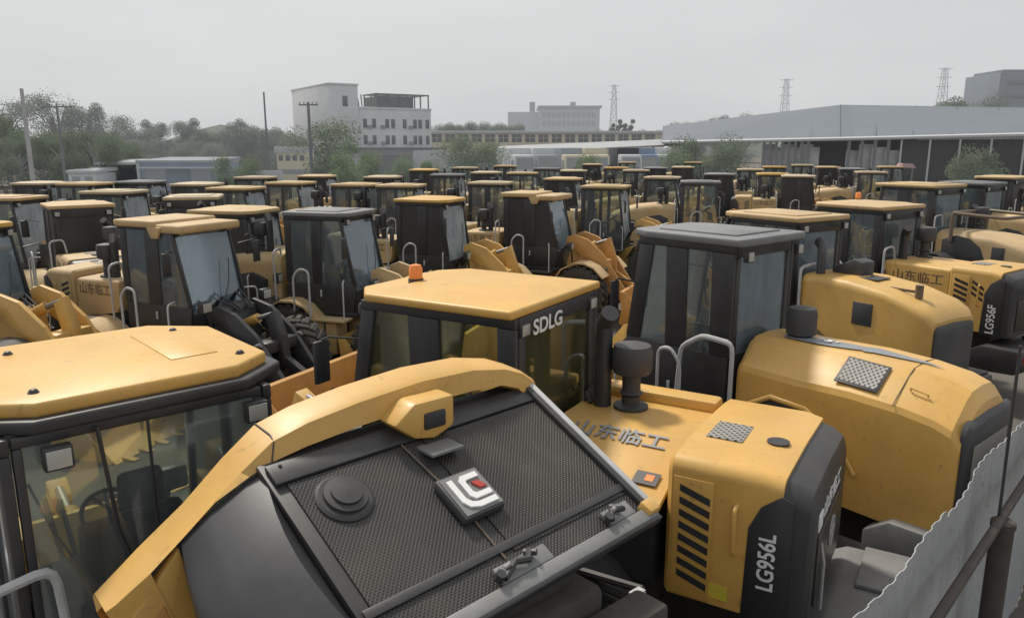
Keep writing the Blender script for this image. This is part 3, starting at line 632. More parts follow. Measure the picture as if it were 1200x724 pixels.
# hood arch (front rib), extruded along the cover
def arch(x, dz, o=0.0, low=0):
    # (y, z) outer contour of the raised cover, from the left skirt over the top to the right
    return [(x, y, z + dz) for y, z in [(.50, 1.9), (.62, 2.3), (.72, 2.54), (.75, 2.62), (.54, 2.78), (.31, 2.94), (.10, 3.12), (-.03, 3.22), (-.12, 3.265), (-.29, 3.315), (-.61, 3.36), (-1.02, 3.385), (-1.41, 3.375), (-1.70, 3.32), (-1.86, 3.26), (-1.95, 3.19), (-2.0, 3.0), (-2.02, 2.6), (-2.02, 2.05)]]
def shell():
    top = [(.50, 1.9), (.62, 2.3), (.72, 2.54), (.75, 2.62), (.54, 2.78), (.31, 2.94), (.10, 3.12), (-.09, 3.26), (-.29, 3.315), (-.61, 3.36), (-1.02, 3.392), (-1.41, 3.38), (-1.68, 3.325), (-1.84, 3.26), (-1.95, 3.18), (-2.0, 3.0), (-2.02, 2.6), (-2.02, 2.05)]
    low = [(.30, 1.9), (.42, 2.3), (.50, 2.56), (.56, 2.76), (.43, 2.86), (.24, 3.01), (.06, 3.09), (-.05, 3.13), (-.25, 3.165), (-.55, 3.195), (-1.02, 3.225), (-1.36, 3.225), (-1.62, 3.21), (-1.76, 3.16), (-1.84, 3.08), (-1.88, 2.95), (-1.90, 2.6), (-1.90, 2.05)]
    cy = lambda p, f, dz: (p[0] + (-.5 - p[0]) * f, p[1] + dz)
    R_ = []
    for x, pr_ in ((.30, [(y, z - .10) for y, z in top]), (.34, [(y, z - .03) for y, z in top]), (.30, top), (.12, [(y, z - .012) for y, z in top]), (.075, [(y + (l[0] - y) * .18, z + (l[1] - z) * .22) for (y, z), l in zip(top, low)]), (.05, low), (.10, [(y, z - .02) for y, z in low])):
        R_.append([(x, y, z) for y, z in pr_])
    b = MB(); b.loft(R_ , closed=False, cap=False); return b
hB = shell().build('hood', 'yellow_clean', B_, sharp=28)
b = MB(); b.tube([(.342, -.09, 3.232), (.302, -.09, 3.264), (.12, -.09, 3.252), (.073, -.088, 3.226), (.047, -.06, 3.135)], .005, 4); b.build('panel_seam', 'black', hB)
# dark curved side corner
rings = []
for k in range(9):
    s = k / 8; x = .06 + (Ln - .06) * s; dz = (z1 - z0) * s * .92
    prof = [(.20, 1.9), (.30, 2.36), (.37, 2.56), (.41, 2.74), (.41, 2.86), (.26, 2.97), (.08, 3.06), (-.02, 3.10)]
    bul = .10 * math.sin(math.pi * s)
    rings.append([(x, y * (1 - .18 * s) + bul, z + dz + bul * .3) for y, z in prof] + [(x, -.05, 3.0 + dz), (x, .5, 1.9)])
b = MB(); b.loft(rings); b.build('corner_panel', 'gloss', hB, sharp=60)
b = MB(); b.prism([(.66, 2.56), (.42, 2.83), (.405, 2.74), (.36, 2.56), (.29, 2.36), (.18, 1.9), (.42, 1.9), (.55, 2.3)], .055, .13, axis='x', bev=.012); b.build('side_rib', 'yellow_clean', hB)
b = MB(); b.prism([(.60, 2.50), (.52, 2.58), (.44, 2.32), (.34, 1.95), (.40, 1.95), (.52, 2.3)], .045, .054, axis='x', bev=.003); b.build('side_infill', 'orange', hB)
# grille
fr = slab(-.03, 1.06, -.01, 1.02, -.09, -.035, 'grille', 'black', hB)
slab(.12, .99, .03, .97, -.034, -.022, 'honeycomb_panel', 'hexmesh', fr, 0)
slab(.13, .86, .47, .955, -.0215, -.014, 'smoked_panel', 'hexbrown', fr, 0)  # brown reflection on the same grille, laid on as a darker panel
slab(.0, .115, .0, 1.0, -.034, -.004, 'upper_bar', 'black', fr, .01)
slab(-.09, -.002, .02, 1.0, -.12, -.06, 'upper_panel', 'black', fr, .006)
slab(.80, .845, .0, .98, -.0215, -.004, 'lower_bar', 'black', fr, .006)
slab(-.0, 1.0, .985, 1.008, -.05, .020, 'edge_strip', 'rail', fr, .006)
slab(-.0, 1.0, .965, .985, -.05, .012, 'side_bar', 'black', fr, .006)
# bottom frame with latches
fb = slab(.985, 1.055, .05, .99, -.07, .015, 'bottom_frame', 'steel', fr, .012)
for t0, t1 in ((.36, .55), (.80, .92)):
    slab(.90, .985, t0, t1, -.02, .012, 'latch_plate', 'steel', fb, .008)
    b = MB(); b.tube([gp(.97, t0 + .03, .03), gp(.93, (t0 + t1) / 2 - .01, .045), gp(.95, (t0 + t1) / 2 + .03, .045), gp(.91, t1 - .04, .03)], .020, 7); b.tube([gp(.955, t0 + .02, .012), gp(.955, t0 + .02, .06)], .026, 8); b.tube([gp(.90, t1 - .05, .015), gp(.94, t1 - .03, .05)], .018, 8); b.build('latch', 'black', fb)
    b = MB(); b.tube([gp(.935, t0 + .045, .045), gp(.935, t0 + .06, .062)], .014, 8); b.build('latch_pin', 'chrome', fb)
b = MB(); b.box(-.05, .05, -.045, .045, -.03, .04, .015, frame(gp(1.0, 1.0, .01), gy, -gx)); b.build('corner_cap', 'yellow_clean', fr)
# round cap on the grille
b = MB(); b.lathe([(.15, -.03), (.15, -.012), (.135, .0), (.115, .0), (.112, .018), (.08, .022), (.078, .036), (.04, .040), (.01, .042)], 32, 'z')
bmesh.ops.transform(b.bm, matrix=frame(gp(.29, .15, 0), gy, -gx), verts=b.bm.verts); b.build('round_cap', 'black', fr)
b = MB(); b.tube([gp(.12, .40, -.012), gp(.5, .44, -.01), gp(.88, .45, -.012)], .006, 5); b.build('panel_seam', 'brown', fr)
# badge
BF = frame(gp(.53, .475, .0), gy, -gx)
b = MB(); b.box(-.145, .145, -.145, .145, -.02, .040, .018, BF); bd = b.build('badge', 'dark', fr)
b = MB(); b.box(-.128, .128, -.128, .128, .040, .044, .0, BF); b.build('badge_face', 'steel', bd)
b = MB()
for pts in ([(-.105, .10), (-.07, .10), (-.07, -.03), (-.045, -.065), (.0, -.075), (.105, -.075), (.105, -.112), (-.015, -.112), (-.075, -.095), (-.105, -.045)],
            [(.105, .10), (.105, .065), (.0, .065), (-.018, .05), (-.018, -.02), (.0, -.035), (.045, -.035), (.045, -.035), (.105, -.035), (.105, -.005), (.075, -.005), (.06, -.005), (.02, -.004), (.02, .03), (.02, .035)]):
    pass
b.prism([(-.105, .10), (-.068, .10), (-.068, -.035), (-.048, -.066), (-.01, -.078), (.105, -.078), (.105, -.112), (-.02, -.112), (-.078, -.092), (-.105, -.045)], .044, .056, axis='z', mtx=BF)
b.prism([(.100, .102), (.100, .068), (.012, .068), (.0, .055), (.0, -.012), (.014, -.026), (.105, -.026), (.105, -.058), (-.01, -.058), (-.036, -.028), (-.036, .075), (-.008, .102)], .044, .056, axis='z', mtx=BF)
b.build('badge_letters', 'white', bd)
b = MB(); b.prism([(.03, .045), (.075, .045), (.105, -.005), (.06, -.005)], .044, .056, axis='z', mtx=BF); b.build('badge_accent', 'red', bd)
# yellow handle lug at the top of the grille
b = MB(); b.prism([(-1.14, 3.30), (-.86, 3.30), (-.72, 3.20), (-.86, 3.09), (-1.0, 3.06), (-1.14, 3.11)], -.02, .16, axis='x', bev=.025)
bmesh.ops.transform(b.bm, matrix=Matrix.Translation((-.08, .02, .0)), verts=b.bm.verts); lug = b.build('lift_handle', 'yellow_clean', hB)
b = MB(); b.box(-.112, -.09, -1.05, -.90, 3.13, 3.23, .012); b.build('handle_recess', 'black', lug)
b = MB(); b.box(-.26, -.02, -1.06, -.84, 3.03, 3.05, .006); b.build('handle_bracket', 'steel', lug)
b = MB(); b.tube([(-.02, -.07, 3.14), (-.02, -.07, 3.0)], .01, 6); b.build('hinge', 'black', hB)
# struts, engine and chassis under the raised cover
b = MB(); b.cyl((-.2, -.15, 1.5), (-.05, -.15, 2.9), .03); b.cyl((-.2, -1.7, 1.5), (-.05, -1.7, 2.9), .03); b.build('lift_strut', 'chrome', B_)
b = MB(); b.box(-1.0, .55, -1.45, -.35, 1.2, 2.35, .05); b.box(-.9, .3, -1.3, -.5, 2.35, 2.55, .05); b.box(-1.25, -1.02, -1.7, -.15, 1.1, 2.25, .03); b.build('engine', 'chassis', B_)
b = MB(); b.box(-1.6, .55, -1.55, -.25, .62, 1.2, .03); b.prism([(-1.0, .68), (-1.95, .74), (-2.02, 1.16), (-1.0, 1.16)], -2.0, .2, bev=.03); b.build('rear_frame', 'chassis', B_)
for s in (-1, 1):
    w_ = wheel(B_, -.25, s * 1.08); w_.location.y += -.9
b = MB()
for k in range(5): b.tube([(-1.0 - .1 * k, -2.05 + .05 * k, 1.2), (-.7, -2.15, 1.5 + .1 * k), (-.3, -2.02, 1.7 + .05 * k), (.2, -1.9, 1.5)], .03, 7)
b.build('hydraulic_hose', 'hose', B_)
b = MB(); b.box(-.78, -.72, -2.1, -2.0, 1.75, 1.95, .004); b.build('maker_plate', 'rail', B_)
# ------------------------------------------------------------------ the rows behind
def proto(label, o): return make_loader(label, o)
P1, _ = proto('x', dict(zr=3.40, roof='square', roofmat='yellow_dusty', hood='box', hoodmat='yellow_dusty', boommat='yellow', fendermat='yellow_dusty', glass='glass', rglass='glass', wglass='glass3'))
P2, _ = proto('x', dict(zr=3.42, roof='flat', roofmat='yellow_dusty', hood='round', hoodmat='yellow_dusty', boommat='yellow', glass='glassd', rglass='glass2', wglass='glass2', front=1.14, pillar=.26))
P3, _ = proto('x', dict(zr=3.45, roof='visor', roofmat='yellow_dusty', hood='box', hoodmat='yellow_dusty', boommat='yellow', fendermat='yellow_dusty', glass='glassd', wglass='glass2', front=1.2, pillar=.4, rx1=1.0))
P4, _ = proto('x', dict(zr=3.42, roof='flat', roofmat='yellow_dusty', hood='round', hoodmat='yellow_dusty', boommat='orange', cabmat='dark', glass='glass', rglass='glass', wglass='glass3', sill=1.75, pillar=.12))
for P_ in (P1, P3):
    for h_ in [c for c in P_.children if c.name.startswith('hood')]:
        for s in (-1, 1): text_mesh('山东临工', .22, 'lettering', 'brown', h_, frame((-1.60, s * .762, 2.12), (-s, 0, 0), (0, 0, 1)), .002, 1.1)
protos = [P1, P2, P3, P4]; used = [False] * 4; table = child_table()
GRP = 'wheel loaders parked in rows across the yard'
def recolour(root, names, m):
    for c in root.children:
        if c.name.split('.')[0] in names:
            c.material_slots[0].link = 'OBJECT'; c.material_slots[0].material = M[m]
def mid(k, u, v, az, label, roof=None, boom=None, dist=None, hood=None, s=1.0, blank=False):
    global table
    zr = 3.42
    if dist is None: x, y = at(u, v, zr * s)
    else: y = dist; x = far(u, v, dist)[0]
    if used[k]: r = copy_tree(protos[k], None, table)
    else: r = protos[k]; used[k] = True
    put(r, x, y, az); r['label'] = label; r['group'] = GRP; r.scale = (s * .90, s * .90, s)
    for c in r.children:
        if c.name.split('.')[0] in ('cab', 'roof'): c.scale = (.89, .89, 1)
    if roof: recolour(r, ('roof',), roof)
    if boom: recolour(r, ('boom', 'front_frame', 'bucket', 'tilt_lever'), boom)
    if hood: recolour(r, ('hood',), hood)
    if blank:
        for c in r.children:
            if c.name.startswith('cab'):
                for w_ in c.children:
                    if w_.name.startswith(('window', 'rear_window')): w_.material_slots[0].link = 'OBJECT'; w_.material_slots[0].material = M['black']
    return r
mid(1, -62, 262, 104, 'yellow loader at the far left, only its front linkage inside the photo', 'yellow')
mid(3, 8, 230, 96, 'yellow-roofed loader cut off by the left edge of the photo, glass cab sides showing', 'yellow_dusty')
mid(0, 90, 237, -38, 'loader with blank black cab wall and two white lamps under its yellow roof, left', 'yellow_dusty', blank=True)
mid(3, 134, 223, 97, 'loader with long tan roof and bluish glass cab behind the blank black cab at left', 'yellow_pale')
mid(1, 228, 229, -14, 'loader with dark cab wall under a thin pale roof, left of the white block', 'yellow_pale', blank=True)
mid(2, 205, 257, 116, 'big loader with stepped yellow visor roof and tall bluish windshield, front left', 'yellow_dusty', 'black')
mid(0, 276, 243, 104, 'tan-hooded loader directly behind the visor-roofed one, its flat roof edge just above')
mid(3, 277, 219, 100, 'loader with yellowish roof beside the thin pale cab near the white shed', 'yellow_dusty')
mid(0, 232, 214, 100, 'small distant loader in front of the blue shed, pale roof edge', 'yellow_pale')
mid(3, 341, 213, 104, 'loader with tan roof and clear cab glass in front of the little yellow building', 'yellow_dusty')
mid(1, 386, 246, 108, 'loader with thin dusty grey roof and dark blue-grey cab behind the visor-roofed one', 'greyroof', 'yellow_dusty')
mid(3, 418, 215, 104, 'loader with dusty orange roof right behind the thin grey-roofed cab', 'yellow_dusty')
mid(0, 449, 206, 100, 'loader with pale flat roof below the row of green bushes', 'yellow_pale')
mid(0, 505, 231, 112, 'loader with yellow roof and streaked plastic over its windshield, centre of the yard', 'yellow')
mid(3, 525, 204, 100, 'distant loader with pale roof left of the long yellow building wall', 'greyroof')
mid(0, 570, 201, 102, 'distant loader with tan roof under the end of the white canopy', 'yellow_pale')
mid(3, 612, 202, 99, 'distant loader with tan roof in front of the parked white trucks', 'yellow_dusty')
mid(2, 627, 226, 114, 'loader with blank black cab flank and orange lift arms, just right of centre', 'yellow_dusty', 'orange', blank=True)
mid(3, 710, 217, 110, 'loader with tan roof and open bright cab windows right of the blank black flank', 'yellow_dusty', 'yellow')
mid(1, 776, 207, 108, 'loader with brownish roof and pale windshield left of the bushy green tree', 'yellow_pale')
mid(0, 843, 203, 104, 'loader with grey roof and dark lower cab below the bushy green tree', 'greyroof')
mid(3, 879, 198, 104, 'loader with pale tan roof and dusty windshield right of the bushy green tree', 'yellow_pale')
mid(1, 1140, 213, -34, 'loader with flat grey roof and slender windows beside the leafy tree at right', 'greyroof', s=1.05)
mid(0, 1175, 206, -34, 'loader with tan roof and small beacon under the leafy tree at the right edge', 'yellow_dusty', s=1.05)
#mid(2, 1215, 222, -34, 'loader half out of frame at the right edge, rust-toned arms and dark cab', 'yellow_dusty', 'orange')
#mid(1, 1240, 262, -33, 'loader outside right edge with only its yellow rear hood in frame', 'yellow')
# farther rows
far_rows = [(48, 213, 98), (100, 214, 99), (165, 212, 97), (300, 207, 100), (372, 205, 98), (497, 198, 99), (545, 196, 99), (592, 194, 100), (641, 197, 100), (672, 199, 101), (694, 192, 100), (722, 196, 101), (745, 199, 102), (735, 190, 102), (768, 196, 102), (800, 195, 102), (812, 190, 103), (907, 195, 103), (940, 193, 103), (970, 195, 103), (998, 197, 104), (1020, 201, 104), (1043, 195, 104), (905, 203, 103), (935, 205, 104), (660, 208, 101), (820, 212, 103), (575, 213, 102), (470, 216, 103)]
far_lab = ['distant loader standing left of the tall grey pole at the far left', 'distant loader in front of the little white shed', 'distant loader in front of the dark open bay of the blue shed', 'distant loader between the blue shed and the little yellow building',
 'distant loader in front of the grey bush under the white block', 'distant loader below the left end of the green bush row', 'distant loader in front of the grey mesh wall', 'distant loader in front of the leftmost parked truck',
 'distant loader under the second parked truck', 'distant loader under the yellow-cabbed truck', 'small hazy loader below the middle of the truck row', 'distant loader below the light blue truck', 'distant loader in front of the rightmost white truck',
 'farthest tiny loader against the truck row', 'distant loader at the left foot of the bushy green tree', 'distant loader behind the left half of the bushy green tree', 'tiny loader behind the bushy green tree trunk', 'distant loader by the first open bay of the grey warehouse',
 'distant loader by the pale middle bays of the grey warehouse', 'distant loader left of the pair of white-pillared cabs', 'distant loader with white pillars before the warehouse bays', 'distant loader at the right end of the open warehouse bays', 'distant loader beside the small red awning',
 'loader with dark cab between two nearer dusty windshields right of the green tree', 'loader with pale roof before the pale warehouse bays, nearer than its neighbours', 'loader seen through the gap right of the blank black cab flank', 'loader with tan roof between the brownish roof and the grey roof cab', 'loader in the gap left of the blank black cab flank', 'loader in the gap between the grey roof and the plastic-covered windshield']
roofs = ['yellow_pale', 'yellow_dusty', 'greyroof', 'yellow_pale', 'yellow_dusty', 'yellow']
for i, ((u, v, az), lb) in enumerate(zip(far_rows, far_lab)):
    mid((0, 3, 1, 3, 0)[i % 5], u, v, az + random.uniform(-5, 5), lb, roofs[(i * 7) % 6])

def hash_(n): return sum(ord(q) * (i + 3) for i, q in enumerate(n))
def strip_fenders(r):      # these two show bare tyres
    for c in list(r.children):
        if c.name.startswith('bucket') and 'stepped' in r['label']: c.material_slots[0].material = M['orange']
        if c.name.startswith('fender') and max(v.co.x for v in c.data.vertices) > .5: bpy.data.objects.remove(c)
for r in [o for o in bpy.data.objects if not o.parent]:
    if r.get('label', '').startswith(('big loader with stepped', 'loader with thin dusty grey')): strip_fenders(r)
for r in [o for o in bpy.data.objects if not o.parent]:
    if r.get('group') == GRP and 'stepped' not in r['label']:
        for c in r.children:
            if c.name.split('.')[0] == 'tank' and hash_(c.name) % 2: c.material_slots[0].link = 'OBJECT'; c.material_slots[0].material = M['yellow_dusty']
            if c.name.split('.')[0] in ('boom', 'tilt_lever', 'tilt_cylinder', 'piston_rod'): c.scale.z = 1.16
# ------------------------------------------------------------------ setting
def haze(c, k, hz=(.42, .44, .46)): return tuple(a * (1 - k) + h * k for a, h in zip(c, hz))  # paints aerial haze into a base colour
M['ground'] = mat('yard_ground', (.11, .10, .085), .95, var=.35, scale=.25, bump=.2)
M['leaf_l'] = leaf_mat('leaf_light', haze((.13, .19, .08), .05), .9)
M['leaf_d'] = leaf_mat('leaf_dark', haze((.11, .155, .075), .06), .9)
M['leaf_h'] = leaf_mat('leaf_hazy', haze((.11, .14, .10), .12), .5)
M['bark'] = mat('bark', (.10, .085, .07), .9, var=.3)
M['wallwhite'] = mat('white_render', (.56, .57, .585), .8, var=.10, scale=.3)
M['wallgrey'] = mat('grey_render', (.30, .315, .335), .8, var=.06, scale=.3)
M['wallyel'] = mat('ochre_render', (.46, .40, .25), .8, var=.1, scale=.3)
M['winfar'] = mat('dark_window', (.08, .088, .10), .25, var=.2)
M['winmid'] = mat('window_glass', (.09, .10, .105), .2, var=.3)
M['roofgrey'] = mat('metal_roof', (.095, .115, .145), .65, var=.10, scale=.08)
M['roofdark'] = mat('dark_roof', (.10, .105, .12), .7, var=.15, scale=.2)
M['canopy'] = mat('canopy_sheet', (.30, .315, .33), .6, var=.12, scale=.3)
M['eave'] = mat('white_eave', (.44, .46, .48), .6, var=.05)
M['shade'] = mat('shaded_wall', (.050, .044, .046), .8, var=.15, scale=.3)  # dark colour of the warehouse walls
M['bay'] = mat('lit_bay', (.50, .51, .50), .8, var=.35, scale=.5)  # whitish panels in the warehouse bays
M['blue'] = mat('blue_sheet', (.15, .22, .31), .5, var=.12, scale=.5)
M['bluegrey'] = mat('blue_grey_wall', (.14, .165, .20), .7, var=.08, scale=.2)
M['bluedark'] = mat('dark_interior', (.03, .033, .045), .8)
M['offwhite'] = mat('van_white', (.48, .50, .52), .4, var=.08)
M['truckblue'] = mat('truck_blue', (.10, .17, .30), .4, var=.1)
M['pole'] = mat('pole_concrete', (.36, .36, .36), .8, var=.1, scale=1)
M['poledark'] = mat('pole_dark', (.09, .09, .095), .8, var=.1, scale=1)
M['pylon'] = mat('pylon_steel', (.50, .51, .53), .8)  # steel colour lightened to paint in distance haze
M['awning'] = mat('red_awning', (.34, .17, .17), .7)
M['tin'] = mat('corrugated_tin', (.36, .375, .39), .5, metal=.05, var=.18, scale=1.2, dust=.45, dustcol=(.17, .15, .125), fine=.5)
M['rust'] = mat('rusty_pipe', (.055, .045, .04), .75, var=.3, scale=4, dust=.5, dustcol=(.11, .085, .065), bump=.3)
b = MB(); b.face([(-1200, -60, 0), (1200, -60, 0), (1200, 2600, 0), (-1200, 2600, 0)]); struct(b.build('ground', 'ground'))
# low grey-green rise behind everything
b = MB(); rr = []
for k in range(61):
    x = -420 + k * 14; z = 7 + 4 * math.sin(k * .7) + 3 * math.sin(k * 1.9 + 1) + random.random() * 1.5; rr.append((x, z))
b.loft([[(x, 330, 0), (x, 345, z * .75), (x, 380, z), (x, 470, 0)] for x, z in rr], closed=False, cap=False); struct(b.build('hills', 'leaf_h'))
# ---- trees
def tree_mesh(seed, h, w, n, leaf, base=.12, clumps=16, gap=.0):
    rnd = random.Random(seed); t = MB()
    limbs = []; t.tube([(0, 0, 0), (.04 * w, 0, h * .3), (-.03 * w, .02 * w, h * .62)], [.035 * h, .025 * h, .010 * h], 7)
    cl = []
    for k in range(clumps):
        a = rnd.random() * 6.283; q = rnd.random(); zz = h * (base + .08 + (1 - base - .16) * q)
        rad = w * .5 * (math.sin(math.pi * min(1, .22 + .78 * (1 - q) ** .7)) * .55 + .35) * rnd.uniform(.35, 1.0)
        c = Vector((rad * math.cos(a), rad * math.sin(a), zz)); cl.append((c, w * rnd.uniform(.13, .23)))
        t.tube([(0, 0, h * (.18 + .35 * q)), c * .55 + Vector((0, 0, zz * .35)), c], [.012 * h, .007 * h, .003 * h], 5)
    vs, fs = [], []
    for k in range(n):
        c, r = cl[rnd.randrange(len(cl))]
        d = Vector((rnd.gauss(0, 1), rnd.gauss(0, 1), rnd.gauss(0, .8))); d = d.normalized() * r * (rnd.random() ** .45)
        p = c + d; u = Vector((rnd.gauss(0, 1), rnd.gauss(0, 1), rnd.gauss(0, .6))).normalized(); v = u.orthogonal().normalized()
        s = leaf * rnd.uniform(.5, 1.3); q = len(vs)
        vs += [p - u * s, p + v * s * .6, p + u * s, p - v * s * .6]; fs.append((q, q + 1, q + 2, q + 3))
    m = bpy.data.meshes.new('crown_src'); m.from_pydata(vs, [], fs); m.materials.append(M['leaf_d'])
    return t, m
TM = {}
for key, args in {'broad': (1, 9, 9, 30000, .105, .03, 26), 'tall': (2, 11, 7, 22000, .10, .1, 26), 'sparse': (3, 10, 8, 9000, .10, .3, 24), 'bush': (4, 4.2, 5.6, 20000, .075, .02, 24), 'loose': (5, 5, 6, 9000, .08, .1, 18), 'cone': (6, 8, 2.4, 6000, .09, .1, 12)}.items():
    t, m = tree_mesh(*args)
    tm = t.build('trunk_src', 'bark'); TM[key] = (tm.data, m)
    bpy.data.objects.remove(tm)
def tree(key, u, Y, label, cat='tree', leaf='leaf_d', s=1.0, group=None, nm='tree', sx=1.0):
    x = far(u, 180, Y)[0]
    r = thing(nm, label, cat, (x, Y, 0), random.random() * 6.28, group); r.scale = (s * sx, s * sx, s)
    o = bpy.data.objects.new('trunk', TM[key][0]); COL.objects.link(o); o.parent = r
    o = bpy.data.objects.new('crown', TM[key][1]); COL.objects.link(o); o.parent = r
    o.material_slots[0].link = 'OBJECT'; o.material_slots[0].material = M[leaf]
    return r
tl = [('broad', -25, 92, 'leafy tree at the very left edge behind the pole', 1.0), ('sparse', 8, 96, 'thin-crowned tree just left of the tall grey pole', 1.0), ('broad', 45, 88, 'dense low tree between the tall pole and the crossarm pole', .72), ('sparse', 72, 98, 'see-through tree around the pole with a crossarm', 1.08),
      ('tall', 100, 100, 'tallest of the left-hand trees with an open feathery top', .92), ('broad', 110, 84, 'broad dense tree left of the white shed', .72), ('broad', 20, 84, 'dense shrubby tree at the foot of the tall grey pole', .62), ('broad', 75, 84, 'dense green tree under the pole with a crossarm', .66), ('sparse', 130, 100, 'sparse tree with bare twigs at the right end of the left-hand clump', .85), ('broad', 138, 90, 'rounded tree rising directly behind the white shed', .60),
      ('broad', 157, 118, 'small round-headed tree right of the left-hand clump', .82), ('tall', 186, 122, 'round-topped tree above the blue shed, left of two', .78), ('tall', 219, 122, 'round-topped tree above the blue shed, right of two', .80),
      ('broad', 172, 108, 'low olive tree behind the dark bay of the blue shed', .62), ('broad', 205, 108, 'low olive tree behind the middle of the blue shed', .60), ('broad', 238, 106, 'dark olive tree behind the right end of the blue shed', .60), ('broad', 262, 124, 'dark tree right of the blue shed', .80), ('tall', 285, 126, 'dark tree left of the thin mast', .80), ('broad', 303, 128, 'dark tree at the foot of the thin mast', .86), ('broad', 322, 126, 'dark tree right of the thin mast', .80), ('broad', 338, 122, 'dark tree overlapping the left side of the white block', .72)]
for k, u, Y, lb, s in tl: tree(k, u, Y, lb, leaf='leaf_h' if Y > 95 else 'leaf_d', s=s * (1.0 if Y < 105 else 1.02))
tree('loose', 385, 86, 'hazy green tree in front of the tower of the white block', leaf='leaf_d', s=1.42, sx=1.0)
tree('bush', 418, 70, 'light green bush left of the green bush row', 'bush', 'leaf_l', .95, nm='bush')
tree('bush', 452, 66, 'light green bush in the middle of the green bush row', 'bush', 'leaf_l', .85, nm='bush')
tree('bush', 488, 68, 'light green bush at the right end of the green bush row', 'bush', 'leaf_l', .80, nm='bush')
tree('loose', 540, 78, 'sparse grey-green tree against the pale wall', leaf='leaf_d', s=1.1)
tree('loose', 572, 80, 'sparse grey-green tree at the right end of the pale wall', leaf='leaf_d', s=.98)
tree('bush', 826, 70, 'wide bushy green tree in front of the warehouse roof edge', leaf='leaf_d', s=1.22, sx=1.05)
tree('bush', 792, 70, 'small green bush at the left foot of the wide bushy tree', 'bush', 'leaf_d', .95, nm='bush')
tree('bush', 1146, 52, 'leafy tree with pale flowering twigs before the dark warehouse wall', leaf='leaf_d', s=1.0, sx=.72)
tree('bush', 1160, 54, 'green bush at the foot of the flowering-twig tree', 'bush', 'leaf_l', .72, nm='bush')
tree('bush', 690, 78, 'yellow-green bush beside the yellow-cabbed truck', 'bush', 'leaf_l', .85, nm='bush')
tree('bush', 275, 78, 'light green bush right of the blue shed', 'bush', 'leaf_l', .85, nm='bush')
for i, u in enumerate((722, 735)): tree('cone', u, 240, ('left', 'right')[i] + ' one of two small pointed conifers beside the hazy office block', leaf='leaf_h', s=1.75, nm='conifer_tree')
labs = iter(['dark rounded tree just right of the white block', 'rounded tree above the ochre wall, second from the white block', 'rounded tree above the ochre wall, third from the white block', 'rounded tree by the left end of the hazy office block', 'low tree right of the two conifers', 'low tree on the skyline left of the warehouse roof', 'pair-forming tree on the skyline above the warehouse roof slope, left', 'pair-forming tree on the skyline above the warehouse roof slope, right', 'skyline tree beside the middle pylon, left', 'skyline tree beside the middle pylon, right', 'skyline tree left of the right-hand pylon', 'skyline tree right of the right-hand pylon', 'skyline tree touching the blue-grey tower block'])
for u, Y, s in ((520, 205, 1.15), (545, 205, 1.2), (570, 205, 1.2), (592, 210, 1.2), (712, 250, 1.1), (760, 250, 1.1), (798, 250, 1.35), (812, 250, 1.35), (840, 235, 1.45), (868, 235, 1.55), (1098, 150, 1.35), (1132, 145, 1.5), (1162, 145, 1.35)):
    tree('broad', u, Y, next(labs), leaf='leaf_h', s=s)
# ---- poles and pylons
def pole(u, vt, Y, r, label, m='pole', cross=None, vb=None, arms=1):
    x, zt = far(u, vt, Y); p = thing('utility_pole', label, 'utility pole', (x, Y, 0))
    b = MB(); b.cyl((0, 0, 0), (0, 0, zt), r, r * .65, 10); b.build('post', m, p)
    if cross:
        for k in range(arms): 
            b = MB(); b.box(-cross, cross, -.06, .06, zt - .35 - k * .9, zt - .2 - k * .9, .01); a = b.build('crossarm', m, p)
            for q in (-.9, -.45, .45, .9): b = MB(); b.cyl((q * cross, 0, zt - .2 - k * .9), (q * cross, 0, zt + .02 - k * .9), .05, seg=8); b.build('insulator', 'poledark', a)
    return p
pole(25, 104, 48, .16, 'tall plain grey pole standing alone at the far left')
pole(66, 122, 78, .14, 'dark pole with a crossarm among the left-hand trees', 'poledark', 1.5)
pole(309, 108, 105, .16, 'thin dark mast rising from the trees left of the white block', 'poledark')
pole(361, 120, 84, .22, 'dark pole with a bracket in front of the white block', 'poledark', 1.0)
b = MB(); x0, z0_ = far(-60, 118, 60); x1, z1_ = far(24, 121, 48); x2, z2_ = far(66, 124, 78)
b.tube([(x0, 60, z0_), ((x0 + x1) / 2, 54, (z0_ + z1_) / 2 - .3), (x1, 48, z1_), ((x1 + x2) / 2, 63, (z1_ + z2_) / 2 - .4), (x2, 78, z2_)], .025, 5); tag(b.build('power_line', 'poledark'), 'thin wire running from the left edge past the tall grey pole', 'power line')
def pylon(u, vt, Y, w, label):
    x, zt = far(u, vt, Y); p = thing('pylon', label, 'pylon', (x, Y, 0)); b = MB(); n = 10; r = .10 * Y / 300
    def hw(t): return w * (1 - .72 * t)
    for sx in (-1, 1):
        for sy in (-1, 1): b.tube([(sx * hw(0), sy * hw(0), 0), (sx * hw(1), sy * hw(1), zt)], r * 1.5, 4)
    for k in range(n):
        t0, t1 = k / n, (k + 1) / n
        for sy in (-1, 1):
            b.tube([(-hw(t0), sy * hw(t0), zt * t0), (hw(t1), sy * hw(t1), zt * t1)], r, 4); b.tube([(hw(t0), sy * hw(t0), zt * t0), (-hw(t1), sy * hw(t1), zt * t1)], r, 4)
            b.tube([(-hw(t1), sy * hw(t1), zt * t1), (hw(t1), sy * hw(t1), zt * t1)], r, 4)
    b.build('lattice', 'pylon', p)
    for q in (.80, .90, .99):
        b = MB(); b.tube([(-w * 1.15, 0, zt * q), (w * 1.15, 0, zt * q)], r * 1.4, 4); b.build('crossarm', 'pylon', p)
pylon(720, 100, 420, 2.6, 'hazy lattice pylon behind the two conifers')
pylon(922, 93, 300, 2.2, 'lattice pylon rising behind the middle of the warehouse roof')
